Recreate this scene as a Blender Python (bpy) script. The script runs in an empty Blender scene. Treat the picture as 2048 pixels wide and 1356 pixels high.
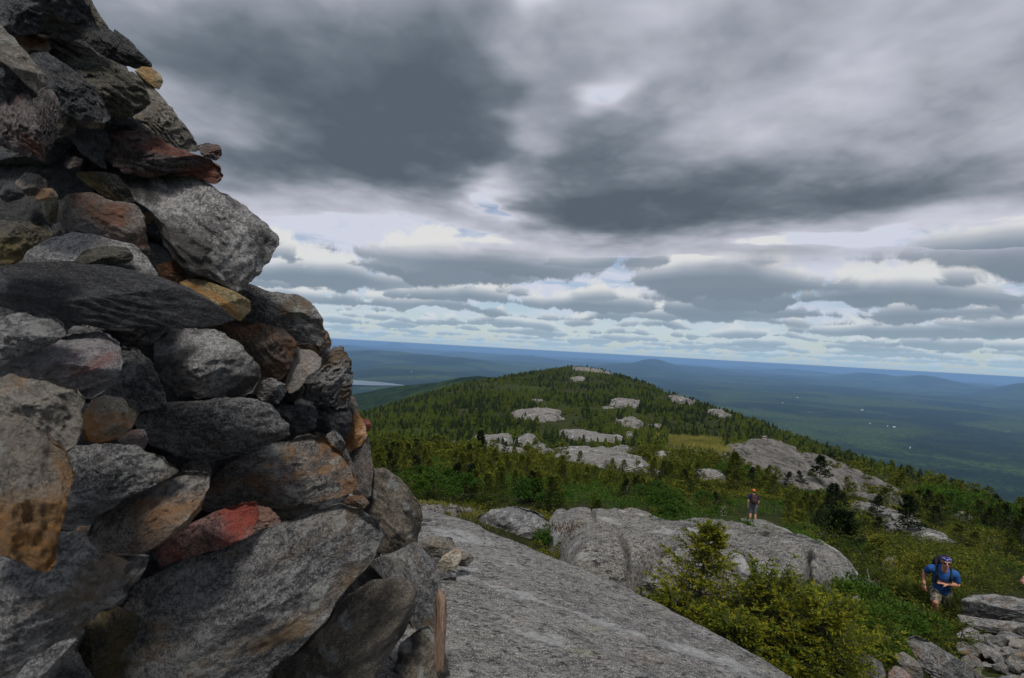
import bpy, bmesh, math, random
import numpy as np
from mathutils import Vector, Matrix

C = bpy.context.scene.collection
rng = np.random.default_rng(7)
random.seed(7)

# ------------------------------------------------------------------ camera
W_PX, H_PX, F_PX = 2048.0, 1356.0, 1000.0
PITCH, ROLL = math.radians(1.1), math.radians(3.2)
fwd = np.array([0, math.cos(PITCH), math.sin(PITCH)])
r0 = np.array([1.0, 0, 0]); u0 = np.array([0, -math.sin(PITCH), math.cos(PITCH)])
right = math.cos(ROLL) * r0 + math.sin(ROLL) * u0
up = -math.sin(ROLL) * r0 + math.cos(ROLL) * u0
cam_d = bpy.data.cameras.new('camera')
cam = bpy.data.objects.new('camera', cam_d); C.objects.link(cam)
m = Matrix.Identity(4)
for i in range(3):
    m[i][0] = right[i]; m[i][1] = up[i]; m[i][2] = -fwd[i]
cam.matrix_world = m
cam_d.sensor_fit = 'HORIZONTAL'; cam_d.sensor_width = 36.0
cam_d.lens = 36.0 * F_PX / W_PX
cam_d.clip_start = 0.05; cam_d.clip_end = 400000.0
bpy.context.scene.camera = cam
cam_d.dof.use_dof = True; cam_d.dof.focus_distance = 4.0; cam_d.dof.aperture_fstop = 7.0

def P(px, py, d):
    """world point seen at photo pixel (px, py), d metres along the optical axis"""
    px = np.asarray(px, float); py = np.asarray(py, float); d = np.asarray(d, float)
    a = (px - W_PX / 2) / F_PX; b = -(py - H_PX / 2) / F_PX
    return d[..., None] * (fwd + a[..., None] * right + b[..., None] * up)

# ------------------------------------------------------------------ node helper
class NT:
    def __init__(s, tree): s.t = tree; s.n = tree.nodes; s.l = tree.links
    def put(s, sock, v):
        if isinstance(v, bpy.types.NodeSocket): s.l.new(v, sock)
        elif v is not None:
            if isinstance(v, (tuple, list)) and len(v) == 3 and sock.type == 'RGBA': v = (*v, 1)
            sock.default_value = v
    def m(s, op, a, b=None, c=None, clamp=False):
        n = s.n.new('ShaderNodeMath'); n.operation = op; n.use_clamp = clamp
        s.put(n.inputs[0], a)
        if b is not None: s.put(n.inputs[1], b)
        if c is not None: s.put(n.inputs[2], c)
        return n.outputs[0]
    def v(s, op, a, b=None, c=None, scale=None):
        n = s.n.new('ShaderNodeVectorMath'); n.operation = op
        s.put(n.inputs[0], a)
        if b is not None: s.put(n.inputs[1], b)
        if c is not None: s.put(n.inputs[2], c)
        if scale is not None: s.put(n.inputs['Scale'], scale)
        return n.outputs['Value'] if op in ('DOT_PRODUCT', 'LENGTH', 'DISTANCE') else n.outputs['Vector']
    def step(s, v, a, b, lo=0.0, hi=1.0, kind='SMOOTHSTEP'):
        n = s.n.new('ShaderNodeMapRange'); n.interpolation_type = kind
        s.put(n.inputs['Value'], v); s.put(n.inputs['From Min'], a); s.put(n.inputs['From Max'], b)
        s.put(n.inputs['To Min'], lo); s.put(n.inputs['To Max'], hi)
        return n.outputs['Result']
    def mix(s, f, a, b, blend='MIX'):
        n = s.n.new('ShaderNodeMix'); n.data_type = 'RGBA'; n.blend_type = blend; n.clamp_factor = True
        s.put(n.inputs['Factor'], f)
        s.put([i for i in n.inputs if i.name == 'A' and i.type == 'RGBA'][0], a)
        s.put([i for i in n.inputs if i.name == 'B' and i.type == 'RGBA'][0], b)
        return [o for o in n.outputs if o.type == 'RGBA'][0]
    def noise(s, vec, scale=1.0, detail=4.0, rough=0.5, dist=0.0, lac=2.0, kind='FBM', color=False):
        n = s.n.new('ShaderNodeTexNoise'); n.noise_dimensions = '3D'; n.noise_type = kind
        if vec is not None: s.put(n.inputs['Vector'], vec)
        s.put(n.inputs['Scale'], scale); s.put(n.inputs['Detail'], detail)
        s.put(n.inputs['Roughness'], rough); s.put(n.inputs['Distortion'], dist); s.put(n.inputs['Lacunarity'], lac)
        return n.outputs['Color' if color else 'Fac']
    def voro(s, vec, scale=1.0, feature='F1', out='Distance', rand=1.0):
        n = s.n.new('ShaderNodeTexVoronoi'); n.feature = feature
        if vec is not None: s.put(n.inputs['Vector'], vec)
        s.put(n.inputs['Scale'], scale); s.put(n.inputs['Randomness'], rand)
        return n.outputs[out]
    def xyz(s, x, y, z):
        n = s.n.new('ShaderNodeCombineXYZ'); s.put(n.inputs[0], x); s.put(n.inputs[1], y); s.put(n.inputs[2], z)
        return n.outputs[0]
    def sep(s, v):
        n = s.n.new('ShaderNodeSeparateXYZ'); s.put(n.inputs[0], v); return n.outputs
    def ramp(s, f, stops, interp='LINEAR'):
        n = s.n.new('ShaderNodeValToRGB'); s.put(n.inputs[0], f)
        e = n.color_ramp.elements; n.color_ramp.interpolation = interp
        while len(e) > 1: e.remove(e[-1])
        e[0].position = stops[0][0]; e[0].color = (*stops[0][1], 1)
        for p, c in stops[1:]:
            k = e.new(p); k.color = (*c, 1)
        return n.outputs[0]

# ------------------------------------------------------------------ world: sky with broken cloud deck
SUN_EL, SUN_AZ = math.radians(57), math.radians(-176)   # azimuth from +Y towards +X: the veiled sun stands high behind the camera
scene = bpy.context.scene
world = bpy.data.worlds.new('World'); scene.world = world; world.use_nodes = True
world.cycles.sampling_method = 'MANUAL'; world.cycles.sample_map_resolution = 512
wt = world.node_tree
for n in list(wt.nodes): wt.nodes.remove(n)
w = NT(wt)
R_E = 4200.0                              # planet radius in units of the cloud base height above the summit
def plane_pt(px, py, h=1.0):
    d = P(px, py, 1.0); d = d / np.linalg.norm(d)
    z = d[2]; t = R_E * (-z + math.sqrt(z * z + 2 * h / R_E))
    return d[:2] * t
#          centre px     half size px   amount
blobs = [((740, 190), (330, 215), .20), ((560, 345), (260, 90), .15), ((840, 340), (190, 80), .14), ((380, 130), (250, 170), .07),
         ((640, 420), (170, 26), .12), ((1270, 445), (270, 60), .36), ((1560, 380), (340, 80), .18), ((1900, 300), (260, 220), .07),
         ((1480, 545), (170, 22), .16), ((930, 525), (190, 22), .14), ((760, 580), (190, 18), .14), ((1900, 520), (200, 22), .16), ((1850, 590), (260, 16), .14),
         ((1370, 607), (200, 12), .16),
         ((1185, 200), (50, 42), -.30), ((1110, 0), (50, 34), -.34), ((985, 395), (46, 46), -.22), ((590, 480), (110, 26), -.26),
         ((1160, 578), (110, 9), -.32), ((1700, 482), (230, 18), -.24), ((1260, 522), (210, 10), -.22), ((1060, 250), (60, 170), -.14),
         ((1250, 110), (160, 100), -.06), ((1400, 30), (200, 60), -.06), ((1120, 520), (90, 40), -.12), ((700, 545), (170, 9), -.10)]
tc = wt.nodes.new('ShaderNodeTexCoord')
dirv = w.v('NORMALIZE', tc.outputs['Generated'])
dx, dy, dz = w.sep(dirv)
flat = w.xyz(dx, dy, 0.0)
zc = w.m('MAXIMUM', dz, -0.015)
def plane(h):
    t = w.m('MULTIPLY', w.m('SUBTRACT', w.m('SQRT', w.m('MULTIPLY_ADD', zc, zc, 2 * h / R_E)), zc), R_E)
    return w.v('SCALE', flat, scale=t)
def coarse(h):
    p = plane(h)
    wp = w.v('SCALE', w.v('SUBTRACT', w.noise(p, 1.1, 3.0, 0.55, color=True), (0.5, 0.5, 0.5)), scale=0.9)
    wp = w.v('MULTIPLY', wp, (1, 1, 0)); p = w.v('ADD', p, wp)
    D = w.m('MULTIPLY', w.m('SUBTRACT', w.noise(w.v('ADD', p, (31.0, 7.0, 3.0)), 0.30, 2.0, 0.5), 0.5), 0.55)
    for (c, s_, a) in blobs:
        pc = plane_pt(*c); e1 = plane_pt(c[0] + s_[0], c[1]) - pc; e2 = plane_pt(c[0], c[1] - s_[1]) - pc
        Mi = np.linalg.inv(np.array([e1, e2]).T)
        q = w.v('SUBTRACT', p, (pc[0], pc[1], 0.0))
        q1 = w.v('DOT_PRODUCT', q, (Mi[0][0], Mi[0][1], 0.0)); q2 = w.v('DOT_PRODUCT', q, (Mi[1][0], Mi[1][1], 0.0))
        r2 = w.m('ADD', w.m('MULTIPLY', q1, q1), w.m('MULTIPLY', q2, q2))
        D = w.m('MULTIPLY_ADD', w.m('EXPONENT', w.m('MULTIPLY', r2, -0.9)), a * 1.35, D)
    return D
dc0 = coarse(1.0)
p0 = plane(1.0)
n_mid = w.noise(w.v('ADD', p0, (5.2, 1.7, 0.0)), 0.62, 5.0, 0.52, 0.2)
d_deck = w.m('MULTIPLY_ADD', w.m('SUBTRACT', n_mid, 0.5), 0.85, dc0)
sky = wt.nodes.new('ShaderNodeTexSky'); sky.sky_type = 'NISHITA'; sky.sun_disc = False
sky.sun_elevation = SUN_EL; sky.sun_rotation = SUN_AZ; sky.altitude = 900; sky.air_density = 1.0; sky.dust_density = 1.2; sky.ozone_density = 1.5
SKY_K = 0.095
base = w.v('SCALE', sky.outputs[0], scale=SKY_K)
elev = dz
# thin high veil behind the cumulus
t_hi = w.m('DIVIDE', 1.0, w.m('ADD', w.m('MAXIMUM', dz, 0.0), 0.06))
veil_n = w.noise(w.v('SCALE', flat, scale=t_hi), 0.8, 5.0, 0.6, 0.6)
veil = w.step(veil_n, 0.36, 0.52, 0.15, 1.0)
veil = w.m('MULTIPLY', veil, w.step(elev, 0.02, 0.14, 0.25, 1.0))
col = w.mix(veil, base, (0.62, 0.65, 0.76))
azm = w.m('ARCTAN2', dx, dy)
horiz = w.m('SQRT', w.m('MULTIPLY_ADD', dx, dx, w.m('MULTIPLY', dy, dy)))
tane = w.m('DIVIDE', dz, horiz)
def px_az(px, py=600):
    q = P(px, py, 1.0); return math.atan2(q[0], q[1])
# ranks of cumulus, one behind the other: distance in units of the base height, seed, presence bias, (photo px centre, half width px, amount) of single clouds
rows = [(70, 1, .10, []), (50, 2, .10, []), (37, 3, .12, []), (28, 4, .10, []), (21.5, 5, .08, []), (17, 6, .06, []), (13.6, 7, .05, [(780, 130, .2), (1300, 200, .15)]),
        (11.0, 8, .02, [(1350, 230, .35), (1850, 200, .3), (860, 150, .2)]), (9.0, 9, .0, [(640, 160, .35), (1780, 230, .35), (1100, 60, -.3), (1250, 120, .2)]),
        (7.2, 10, -.02, [(1390, 190, .42), (1900, 170, .35), (860, 160, .3), (1130, 80, -.5)]), (5.9, 11, -.06, [(930, 190, .40), (1960, 160, .35), (1180, 90, -.4), (1450, 120, -.2)])]
hi_row = w.step(elev, 0.10, 0.30)
for (Dj, sd, bias, marks) in rows:
    X = w.m('MULTIPLY', azm, Dj); Z = w.m('SUBTRACT', w.m('MULTIPLY', w.m('ADD', tane, Dj / (2 * R_E)), Dj), 1.0)
    Z = w.m('MULTIPLY_ADD', w.m('SUBTRACT', w.noise(w.xyz(X, 3.7 * sd, 0.0), 0.30, 2.0, 0.5), 0.5), 0.6, Z)
    v3 = w.xyz(X, Z, 17.3 * sd)
    bias += .16 if Dj > 12 else .16
    pres = w.m('MULTIPLY', w.m('SUBTRACT', w.noise(w.v('MULTIPLY', v3, (1, .25, 1)), 0.36, 3.0, 0.5), 0.5), 2.6)
    puff = w.noise(v3, 1.15, 7.0, 0.60, 0.45)
    dd = w.m('MULTIPLY_ADD', w.m('SUBTRACT', puff, 0.5), 2.1, w.m('ADD', pres, bias))
    for (mx_, hw_, am_) in marks:
        a0_ = px_az(mx_); wz_ = abs(px_az(mx_ + hw_) - px_az(mx_ - hw_)) / 2
        u_ = w.m('DIVIDE', w.m('SUBTRACT', azm, a0_), wz_)
        dd = w.m('MULTIPLY_ADD', w.m('EXPONENT', w.m('MULTIPLY', w.m('MULTIPLY', u_, u_), -1.2)), am_, dd)
    up_f = w.m('MULTIPLY', w.m('MAXIMUM', Z, 0.0), 1.05); dn_f = w.m('MULTIPLY', w.m('MAXIMUM', w.m('MULTIPLY', Z, -1.0), 0.0), 3.4)
    dd = w.m('SUBTRACT', dd, w.m('ADD', up_f, dn_f))
    a = w.step(dd, -0.06, 0.14)
    # lit crown and flank above, grey flat base below
    lift = w.m('MULTIPLY_ADD', w.m('SUBTRACT', puff, 0.5), 1.3, w.m('MULTIPLY', Z, 1.7))
    lift = w.m('SUBTRACT', lift, w.m('MULTIPLY', dd, 0.55))
    tone = w.step(lift, -0.28, 0.42)
    ck = w.ramp(tone, [(0.0, (0.165, 0.200, 0.250)), (0.35, (0.27, 0.305, 0.36)), (0.7, (0.46, 0.475, 0.51)), (1.0, (0.78, 0.76, 0.73))])
    air = 1 - math.exp(-Dj / 48.0)
    ck = w.mix(air, ck, (0.40, 0.55, 0.68))
    col = w.mix(w.m('MULTIPLY', a, 0.97), col, ck)
# the near deck overhead
thr = w.step(elev, 0.14, 0.36, -0.02, -0.20)
d0 = w.m('SUBTRACT', d_deck, thr)
near = w.step(elev, 0.150, 0.215)
tone0 = w.step(d0, 0.0, 0.60)
dirs = w.v('SCALE', flat, scale=w.m('DIVIDE', 1.0, w.m('ADD', w.m('MAXIMUM', dz, 0.0), 0.22)))
soft = w.noise(dirs, 1.5, 5.0, 0.52, 0.3)
bil = w.m('ABSOLUTE', w.m('SUBTRACT', w.noise(w.v('ADD', dirs, (3.1, 8.2, 0.0)), 2.3, 3.0, 0.5, 0.3), 0.5))
bil = w.m('ADD', bil, w.m('MULTIPLY', w.m('ABSOLUTE', w.m('SUBTRACT', w.noise(w.v('ADD', dirs, (1.1, 4.2, 6.0)), 6.0, 3.0, 0.55, 0.2), 0.5)), 0.55))
tone0 = w.m('ADD', tone0, w.m('MULTIPLY_ADD', w.m('SUBTRACT', 0.13, bil), 0.85, w.m('MULTIPLY', w.m('SUBTRACT', soft, 0.5), 0.7)), clamp=True)
basecol = w.ramp(tone0, [(0.0, (0.56, 0.57, 0.66)), (0.25, (0.42, 0.44, 0.51)), (0.52, (0.26, 0.29, 0.34)), (0.75, (0.150, 0.182, 0.222)), (1.0, (0.095, 0.122, 0.155))])
edge_w = w.step(elev, 0.15, 0.45, 0.035, 0.16)
a0 = w.m('MULTIPLY', w.step(d0, 0.0, edge_w), near)
rimf = w.m('MULTIPLY', w.step(d0, w.m('MULTIPLY', edge_w, 1.6), 0.0), 0.55)
basecol = w.mix(rimf, basecol, (0.70, 0.70, 0.76))
col = w.mix(a0, col, basecol)
# air between the clouds and the eye near the horizon
hz = w.m('EXPONENT', w.m('MULTIPLY', w.m('MAXIMUM', dz, 0.0), -30.0))
col = w.mix(w.m('MULTIPLY', hz, 0.70), col, (0.38, 0.54, 0.68))
bg = wt.nodes.new('ShaderNodeBackground'); w.put(bg.inputs[0], col); bg.inputs[1].default_value = 1.0
wo = wt.nodes.new('ShaderNodeOutputWorld'); wt.links.new(bg.outputs[0], wo.inputs[0])

sun_d = bpy.data.lights.new('sun', 'SUN'); sun_d.energy = 3.0; sun_d.angle = math.radians(13); sun_d.color = (1.0, 0.95, 0.88)
sun = bpy.data.objects.new('sun', sun_d); C.objects.link(sun)
sd = Vector((math.cos(SUN_EL) * math.sin(SUN_AZ), math.cos(SUN_EL) * math.cos(SUN_AZ), math.sin(SUN_EL)))
sun.rotation_euler = sd.to_track_quat('Z', 'Y').to_euler()
vs = scene.view_settings; scene.display_settings.display_device = 'sRGB'
vs.view_transform = 'Standard'; vs.look = 'None'; vs.gamma = 1.0; vs.exposure = 0.0; vs.use_curve_mapping = False
scene.cycles.use_denoising = True
scene.cycles.max_bounces = 5; scene.cycles.diffuse_bounces = 3; scene.cycles.volume_bounces = 0; scene.cycles.transparent_max_bounces = 6
# ------------------------------------------------------------------ numpy noise
def _hash(ix, iy, iz, seed):
    h = (ix.astype(np.uint32) * np.uint32(374761393)) ^ (iy.astype(np.uint32) * np.uint32(668265263)) ^ (iz.astype(np.uint32) * np.uint32(2147483647 - 1013)) ^ np.uint32((seed * 974711 + 12345) & 0xffffffff)
    h = (h ^ (h >> np.uint32(13))) * np.uint32(1274126177)
    h = (h ^ (h >> np.uint32(15))) * np.uint32(2246822519)
    h = h ^ (h >> np.uint32(16))
    return h.astype(np.float64) / 4294967295.0 * 2 - 1
def vn(x, y, z=None, seed=0):
    x = np.asarray(x, float); y = np.asarray(y, float)
    z = np.zeros_like(x) if z is None else np.asarray(z, float)
    xi, yi, zi = np.floor(x).astype(np.int64), np.floor(y).astype(np.int64), np.floor(z).astype(np.int64)
    fx, fy, fz = x - xi, y - yi, z - zi
    sx, sy, sz = [f * f * f * (f * (f * 6 - 15) + 10) for f in (fx, fy, fz)]
    r = 0
    flatz = not np.any(z)
    for a in (0, 1):
        for b in (0, 1):
            for c in ((0,) if flatz else (0, 1)):
                wgt = (sx if a else 1 - sx) * (sy if b else 1 - sy) * (1 if flatz else (sz if c else 1 - sz))
                r = r + wgt * _hash(xi + a, yi + b, zi + c, seed)
    return r
def fbm(x, y, z=None, oct=4, gain=0.5, seed=0, ridged=False):
    s = 0; a = 1.0; t = 0
    for o in range(oct):
        k = 2.03 ** o
        n = vn(x * k + 13.7 * o, y * k - 7.1 * o, None if z is None else z * k + 3.3 * o, seed + o)
        if ridged: n = 1 - 2 * np.abs(n)
        s = s + a * n; t += a; a *= gain
    return s / t
def smooth(x, a, b):
    t = np.clip((x - a) / (b - a), 0, 1); return t * t * (3 - 2 * t)

def mesh_np(name, verts, faces, mats=(), midx=None, smooth_=True, parent=None, link=True):
    """verts (n,3); faces (m,3) or (m,4) arrays, or a list of such arrays"""
    me = bpy.data.meshes.new(name)
    fl = faces if isinstance(faces, list) else [faces]
    tot = np.concatenate([np.full(len(f), f.shape[1], np.int32) for f in fl])
    lv = np.concatenate([f.reshape(-1) for f in fl]).astype(np.int32)
    me.vertices.add(len(verts)); me.vertices.foreach_set('co', np.asarray(verts, np.float32).reshape(-1))
    me.loops.add(len(lv)); me.loops.foreach_set('vertex_index', lv)
    me.polygons.add(len(tot)); st = np.concatenate([[0], np.cumsum(tot)[:-1]]).astype(np.int32)
    me.polygons.foreach_set('loop_start', st); me.polygons.foreach_set('loop_total', tot)
    for mt in mats: me.materials.append(mt)
    if midx is not None: me.polygons.foreach_set('material_index', np.asarray(midx, np.int32))
    me.polygons.foreach_set('use_smooth', np.full(len(tot), bool(smooth_)))
    me.update(calc_edges=True)
    o = bpy.data.objects.new(name, me)
    if link: C.objects.link(o)
    if parent is not None: o.parent = parent
    return o
def tag(o, label=None, cat=None, group=None, kind=None):
    if label: o['label'] = label
    if cat: o['category'] = cat
    if group: o['group'] = group
    if kind: o['kind'] = kind
    return o
def grid_faces(nr, nc, wrap=False):
    i = np.arange(nr - 1)[:, None]; j = np.arange(nc if wrap else nc - 1)[None, :]
    j2 = (j + 1) % nc
    return np.stack([i * nc + j, i * nc + j2, (i + 1) * nc + j2, (i + 1) * nc + j], -1).reshape(-1, 4)
def poly_dist(x, y, poly):
    """signed distance, positive inside"""
    x = np.asarray(x, float); y = np.asarray(y, float); poly = np.asarray(poly, float)
    d = np.full(x.shape, 1e18); ins = np.zeros(x.shape, bool)
    n = len(poly)
    for i in range(n):
        ax, ay = poly[i]; bx, by = poly[(i + 1) % n]
        ex, ey = bx - ax, by - ay; L = ex * ex + ey * ey + 1e-12
        t = np.clip(((x - ax) * ex + (y - ay) * ey) / L, 0, 1)
        d = np.minimum(d, (x - ax - t * ex) ** 2 + (y - ay - t * ey) ** 2)
        c = ((ay > y) != (by > y)) & (x < ex * (y - ay) / (ey if abs(ey) > 1e-12 else 1e-12) + ax)
        ins ^= c
    d = np.sqrt(d); return np.where(ins, d, -d)

# ------------------------------------------------------------------ materials
def new_mat(name):
    m = bpy.data.materials.new(name); m.use_nodes = True
    for n in list(m.node_tree.nodes): m.node_tree.nodes.remove(n)
    return m, NT(m.node_tree)
def finish(m, w, col, rough=0.85, bump=None, bstr=0.5, bdist=0.02, spec=0.3, trans=None):
    b = w.n.new('ShaderNodeBsdfPrincipled'); w.put(b.inputs['Base Color'], col); w.put(b.inputs['Roughness'], rough)
    w.put(b.inputs['Specular IOR Level'], spec)
    if bump is not None:
        k = w.n.new('ShaderNodeBump'); k.inputs['Strength'].default_value = bstr; k.inputs['Distance'].default_value = bdist
        w.put(k.inputs['Height'], bump); w.l.new(k.outputs[0], b.inputs['Normal'])
    o = w.n.new('ShaderNodeOutputMaterial')
    sh = b.outputs[0]
    if trans is not None:
        tr = w.n.new('ShaderNodeBsdfTranslucent'); w.put(tr.inputs[0], col)
        mx = w.n.new('ShaderNodeMixShader'); mx.inputs[0].default_value = trans
        w.l.new(sh, mx.inputs[1]); w.l.new(tr.outputs[0], mx.inputs[2]); sh = mx.outputs[0]
    w.l.new(sh, o.inputs[0])
    return m
def rock_mat(name, c1, c2, stain=None, s_amt=0.0, lichen=0.25, streak=2.5, scale=1.0, spots=0.5, contrast=1.0, lich_col=(.42, .43, .40), crack=0.4, bump=1.0):
    """mottled stone; local x is the grain direction"""
    m, w = new_mat(name)
    t = w.n.new('ShaderNodeTexCoord'); oi = w.n.new('ShaderNodeObjectInfo')
    p = w.v('ADD', t.outputs['Object'], w.v('SCALE', (37.0, 91.0, 53.0), scale=oi.outputs['Random']))
    ps = w.v('MULTIPLY', p, (1.0 / streak, 1.0, 1.0))
    n1 = w.noise(ps, 7 * scale, 8, 0.66, 0.3); n2 = w.noise(w.v('ADD', ps, w.v('SCALE', p, scale=0.6)), 34 * scale, 7, 0.76, 0.0)
    n3 = w.noise(p, 170 * scale, 4, 0.8)
    mixv = w.m('ADD', w.m('MULTIPLY', w.m('SUBTRACT', n1, 0.5), 2.4 * contrast), w.m('MULTIPLY', w.m('SUBTRACT', n2, 0.5), 4.2 * contrast))
    mixv = w.m('ADD', w.m('ADD', mixv, w.m('MULTIPLY', w.m('SUBTRACT', n3, 0.5), 4.2)), 0.5, clamp=True)
    col = w.mix(mixv, c1, c2)
    # dark mineral grains and pale mica flecks
    v = w.step(w.noise(p, 150 * scale, 3, 0.85), 0.56, 0.62, 0.0, spots)
    col = w.mix(v, col, (.45, .44, .43))
    v2 = w.step(w.noise(w.v('ADD', p, (5, 5, 5)), 85 * scale, 5, 0.8), 0.55, 0.60, 0.0, spots * 0.9)
    col = w.mix(v2, col, (.028, .03, .033))
    if stain:
        s1 = w.noise(w.v('ADD', ps, (3, 8, 1)), 5.5 * scale, 6, 0.65, 0.6)
        f = w.step(s1, 0.60 - 0.35 * s_amt, 0.74 - 0.30 * s_amt, 0.0, 0.95)
        f = w.m('MULTIPLY', f, w.step(n2, 0.25, 0.6, 0.35, 1.0))
        col = w.mix(f, col, stain)
    if lichen:
        vd = w.voro(w.v('ADD', p, w.v('SCALE', w.noise(p, 20 * scale, 3, 0.6, color=True), scale=0.06 / scale)), 11 * scale, 'SMOOTH_F1')
        pick = w.noise(w.v('ADD', p, (9, 2, 4)), 3.2 * scale, 2, 0.5)
        f = w.m('MULTIPLY', w.step(vd, 0.30, 0.22), w.step(pick, 0.62 - 0.3 * lichen, 0.66 - 0.3 * lichen))
        f = w.m('MULTIPLY', f, w.step(n2, 0.38, 0.52, 0.2, 0.75))
        col = w.mix(f, col, lich_col)
    # fissures
    cr = w.voro(w.v('ADD', ps, w.v('SCALE', w.noise(p, 9 * scale, 4, 0.6, color=True), scale=0.16 / scale)), 5 * scale, 'DISTANCE_TO_EDGE')
    crf = w.step(cr, 0.0, 0.022, 1.0, 0.0)
    crf = w.m('MULTIPLY', crf, w.step(w.noise(p, 4 * scale, 2), 0.48, 0.6))
    col = w.mix(w.m('MULTIPLY', crf, crack), col, (.02, .019, .018))
    h = w.m('ADD', w.m('MULTIPLY', n1, 1.4), w.m('MULTIPLY', n2, 0.9))
    h = w.m('ADD', h, w.m('MULTIPLY', n3, 0.30))
    h = w.m('SUBTRACT', h, w.m('MULTIPLY', crf, 0.5 * crack))
    return finish(m, w, col, w.step(n3, 0.3, 0.7, 0.62, 0.95), h, 1.0 * bump, 0.045 / scale, 0.35)
# ------------------------------------------------------------------ terrain: control points (photo px, photo py, depth) of the bare ground
ctrl = [
 (1700,1335,5.0),(1900,1345,5.6),(2040,1330,6.2),(1980,1235,8.8),(2046,1215,9.6),(1870,1290,8.5),(1740,1270,6.6),(1600,1300,4.8),
 (1100,1150,6.2),(1180,1130,8),(1400,1105,10.5),(1300,1150,7.5),(1230,1022,17),(1000,1040,13),(1600,1135,10),(1700,1215,7.6),(1450,1060,17),
 (1505,1046,29.5),(1600,1065,22),(850,1015,9),(950,1022,11),(900,968,22),(1200,985,30),(1330,1012,24),(780,985,16),
 (1700,1070,25),(1900,1095,21),(2040,1075,26),(2040,1150,14),(1800,1150,12.5),
 (1000,905,75),(1300,905,80),(1600,930,72),(1750,1005,48),(1450,912,84),(1550,890,100),(1390,888,112),(1100,905,80),(850,905,68),(1850,1020,48),(2000,1045,40),
 (1060,832,170),(1250,812,220),(900,838,165),(760,868,110),(1150,768,400),(1150,734,600),(1000,757,500),(900,777,400),(820,800,330),(740,826,280),(1350,830,210),
 (1225,747,570),(1300,773,470),(1400,808,340),(1500,843,255),(1600,880,195),(1700,915,148),(1800,955,112),(1900,987,88),(2040,1030,66),(1150,795,280),(1600,905,140),
 (1500,925,430),(1700,1010,340),(1900,1100,260),(2048,1170,230),(1300,825,800),(1150,775,900),(1000,800,850),(900,835,620),(820,850,520),(740,880,430),
 (930,754,1300),(800,772,1700),(705,785,2100),(740,822,1250),(850,795,980),(1000,765,1700),
 (1300,860,1600),(1500,915,1500),(1700,980,1400),(1900,1050,1200),(2048,1100,1100),(1100,790,1900)]
pts = [P(*c) for c in ctrl]
pts += [np.array(q, float) for q in [(0,0.3,-2.1),(-2,0.5,-2.0),(1.5,0.5,-2.2),(0,-4,-2.2),(-4,2,-2.0),(3,0,-2.8),(1.0,3,-2.5),(-1.5,4,-2.2),(2.2,3.3,-2.9),(0.3,4.9,-2.7),(-3,9,-3.2),
     (0,-12,-3),(-12,0,-3),(9,-3,-5),(-60,0,-16),(60,-10,-22),(0,-60,-16),(-50,60,-18),(90,30,-40),(-200,30,-80),(-160,200,-62),(200,-20,-90),(0,-250,-90),(-600,0,-260),(-500,500,-190),(600,0,-270),(0,-700,-280),
     (-1500,0,-420),(1500,0,-430),(0,-1600,-430),(-1500,1500,-420),(-2500,0,-490),(2500,0,-490),(0,-2500,-490),(2000,1900,-500),(1200,2300,-500),(-2200,2600,-470),(0,2600,-480),(-900,2500,-455)]]
pts = np.array(pts)
def _ft(x, y):
    r = np.hypot(x, y) + 1e-6; az = np.arctan2(x, y)
    k = np.clip(np.log(r + 2.5), 0, None)
    return np.stack([k * 1.25, 1.9 * np.sin(az), 1.9 * np.cos(az)], -1), r
_pf, _pr = _ft(pts[:, 0], pts[:, 1])
def _phi(a, b):
    d2 = ((a[:, None, :] - b[None, :, :]) ** 2).sum(-1) + 1e-9
    return np.sqrt(d2 + 0.002)
_n = len(pts)
_K = _phi(_pf, _pf) - np.eye(_n) * 0.004
_A = np.zeros((_n + 4, _n + 4)); _A[:_n, :_n] = _K; _A[:_n, _n] = 1; _A[:_n, _n + 1:] = _pf; _A[_n, :_n] = 1; _A[_n + 1:, :_n] = _pf.T
_w = np.linalg.solve(_A, np.concatenate([pts[:, 2] / (_pr + 1.0), np.zeros(4)]))
def z_near(x, y):
    x = np.asarray(x, float); sh = x.shape; x = x.ravel(); y = np.asarray(y, float).ravel(); out = np.empty(len(x))
    for i in range(0, len(x), 40000):
        f, r = _ft(x[i:i + 40000], y[i:i + 40000])
        out[i:i + 40000] = (_phi(f, _pf) @ _w[:_n] + _w[_n] + f @ _w[_n + 1:]) * (r + 1.0)
    return out.reshape(sh)
R_P = 7.4e6
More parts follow.
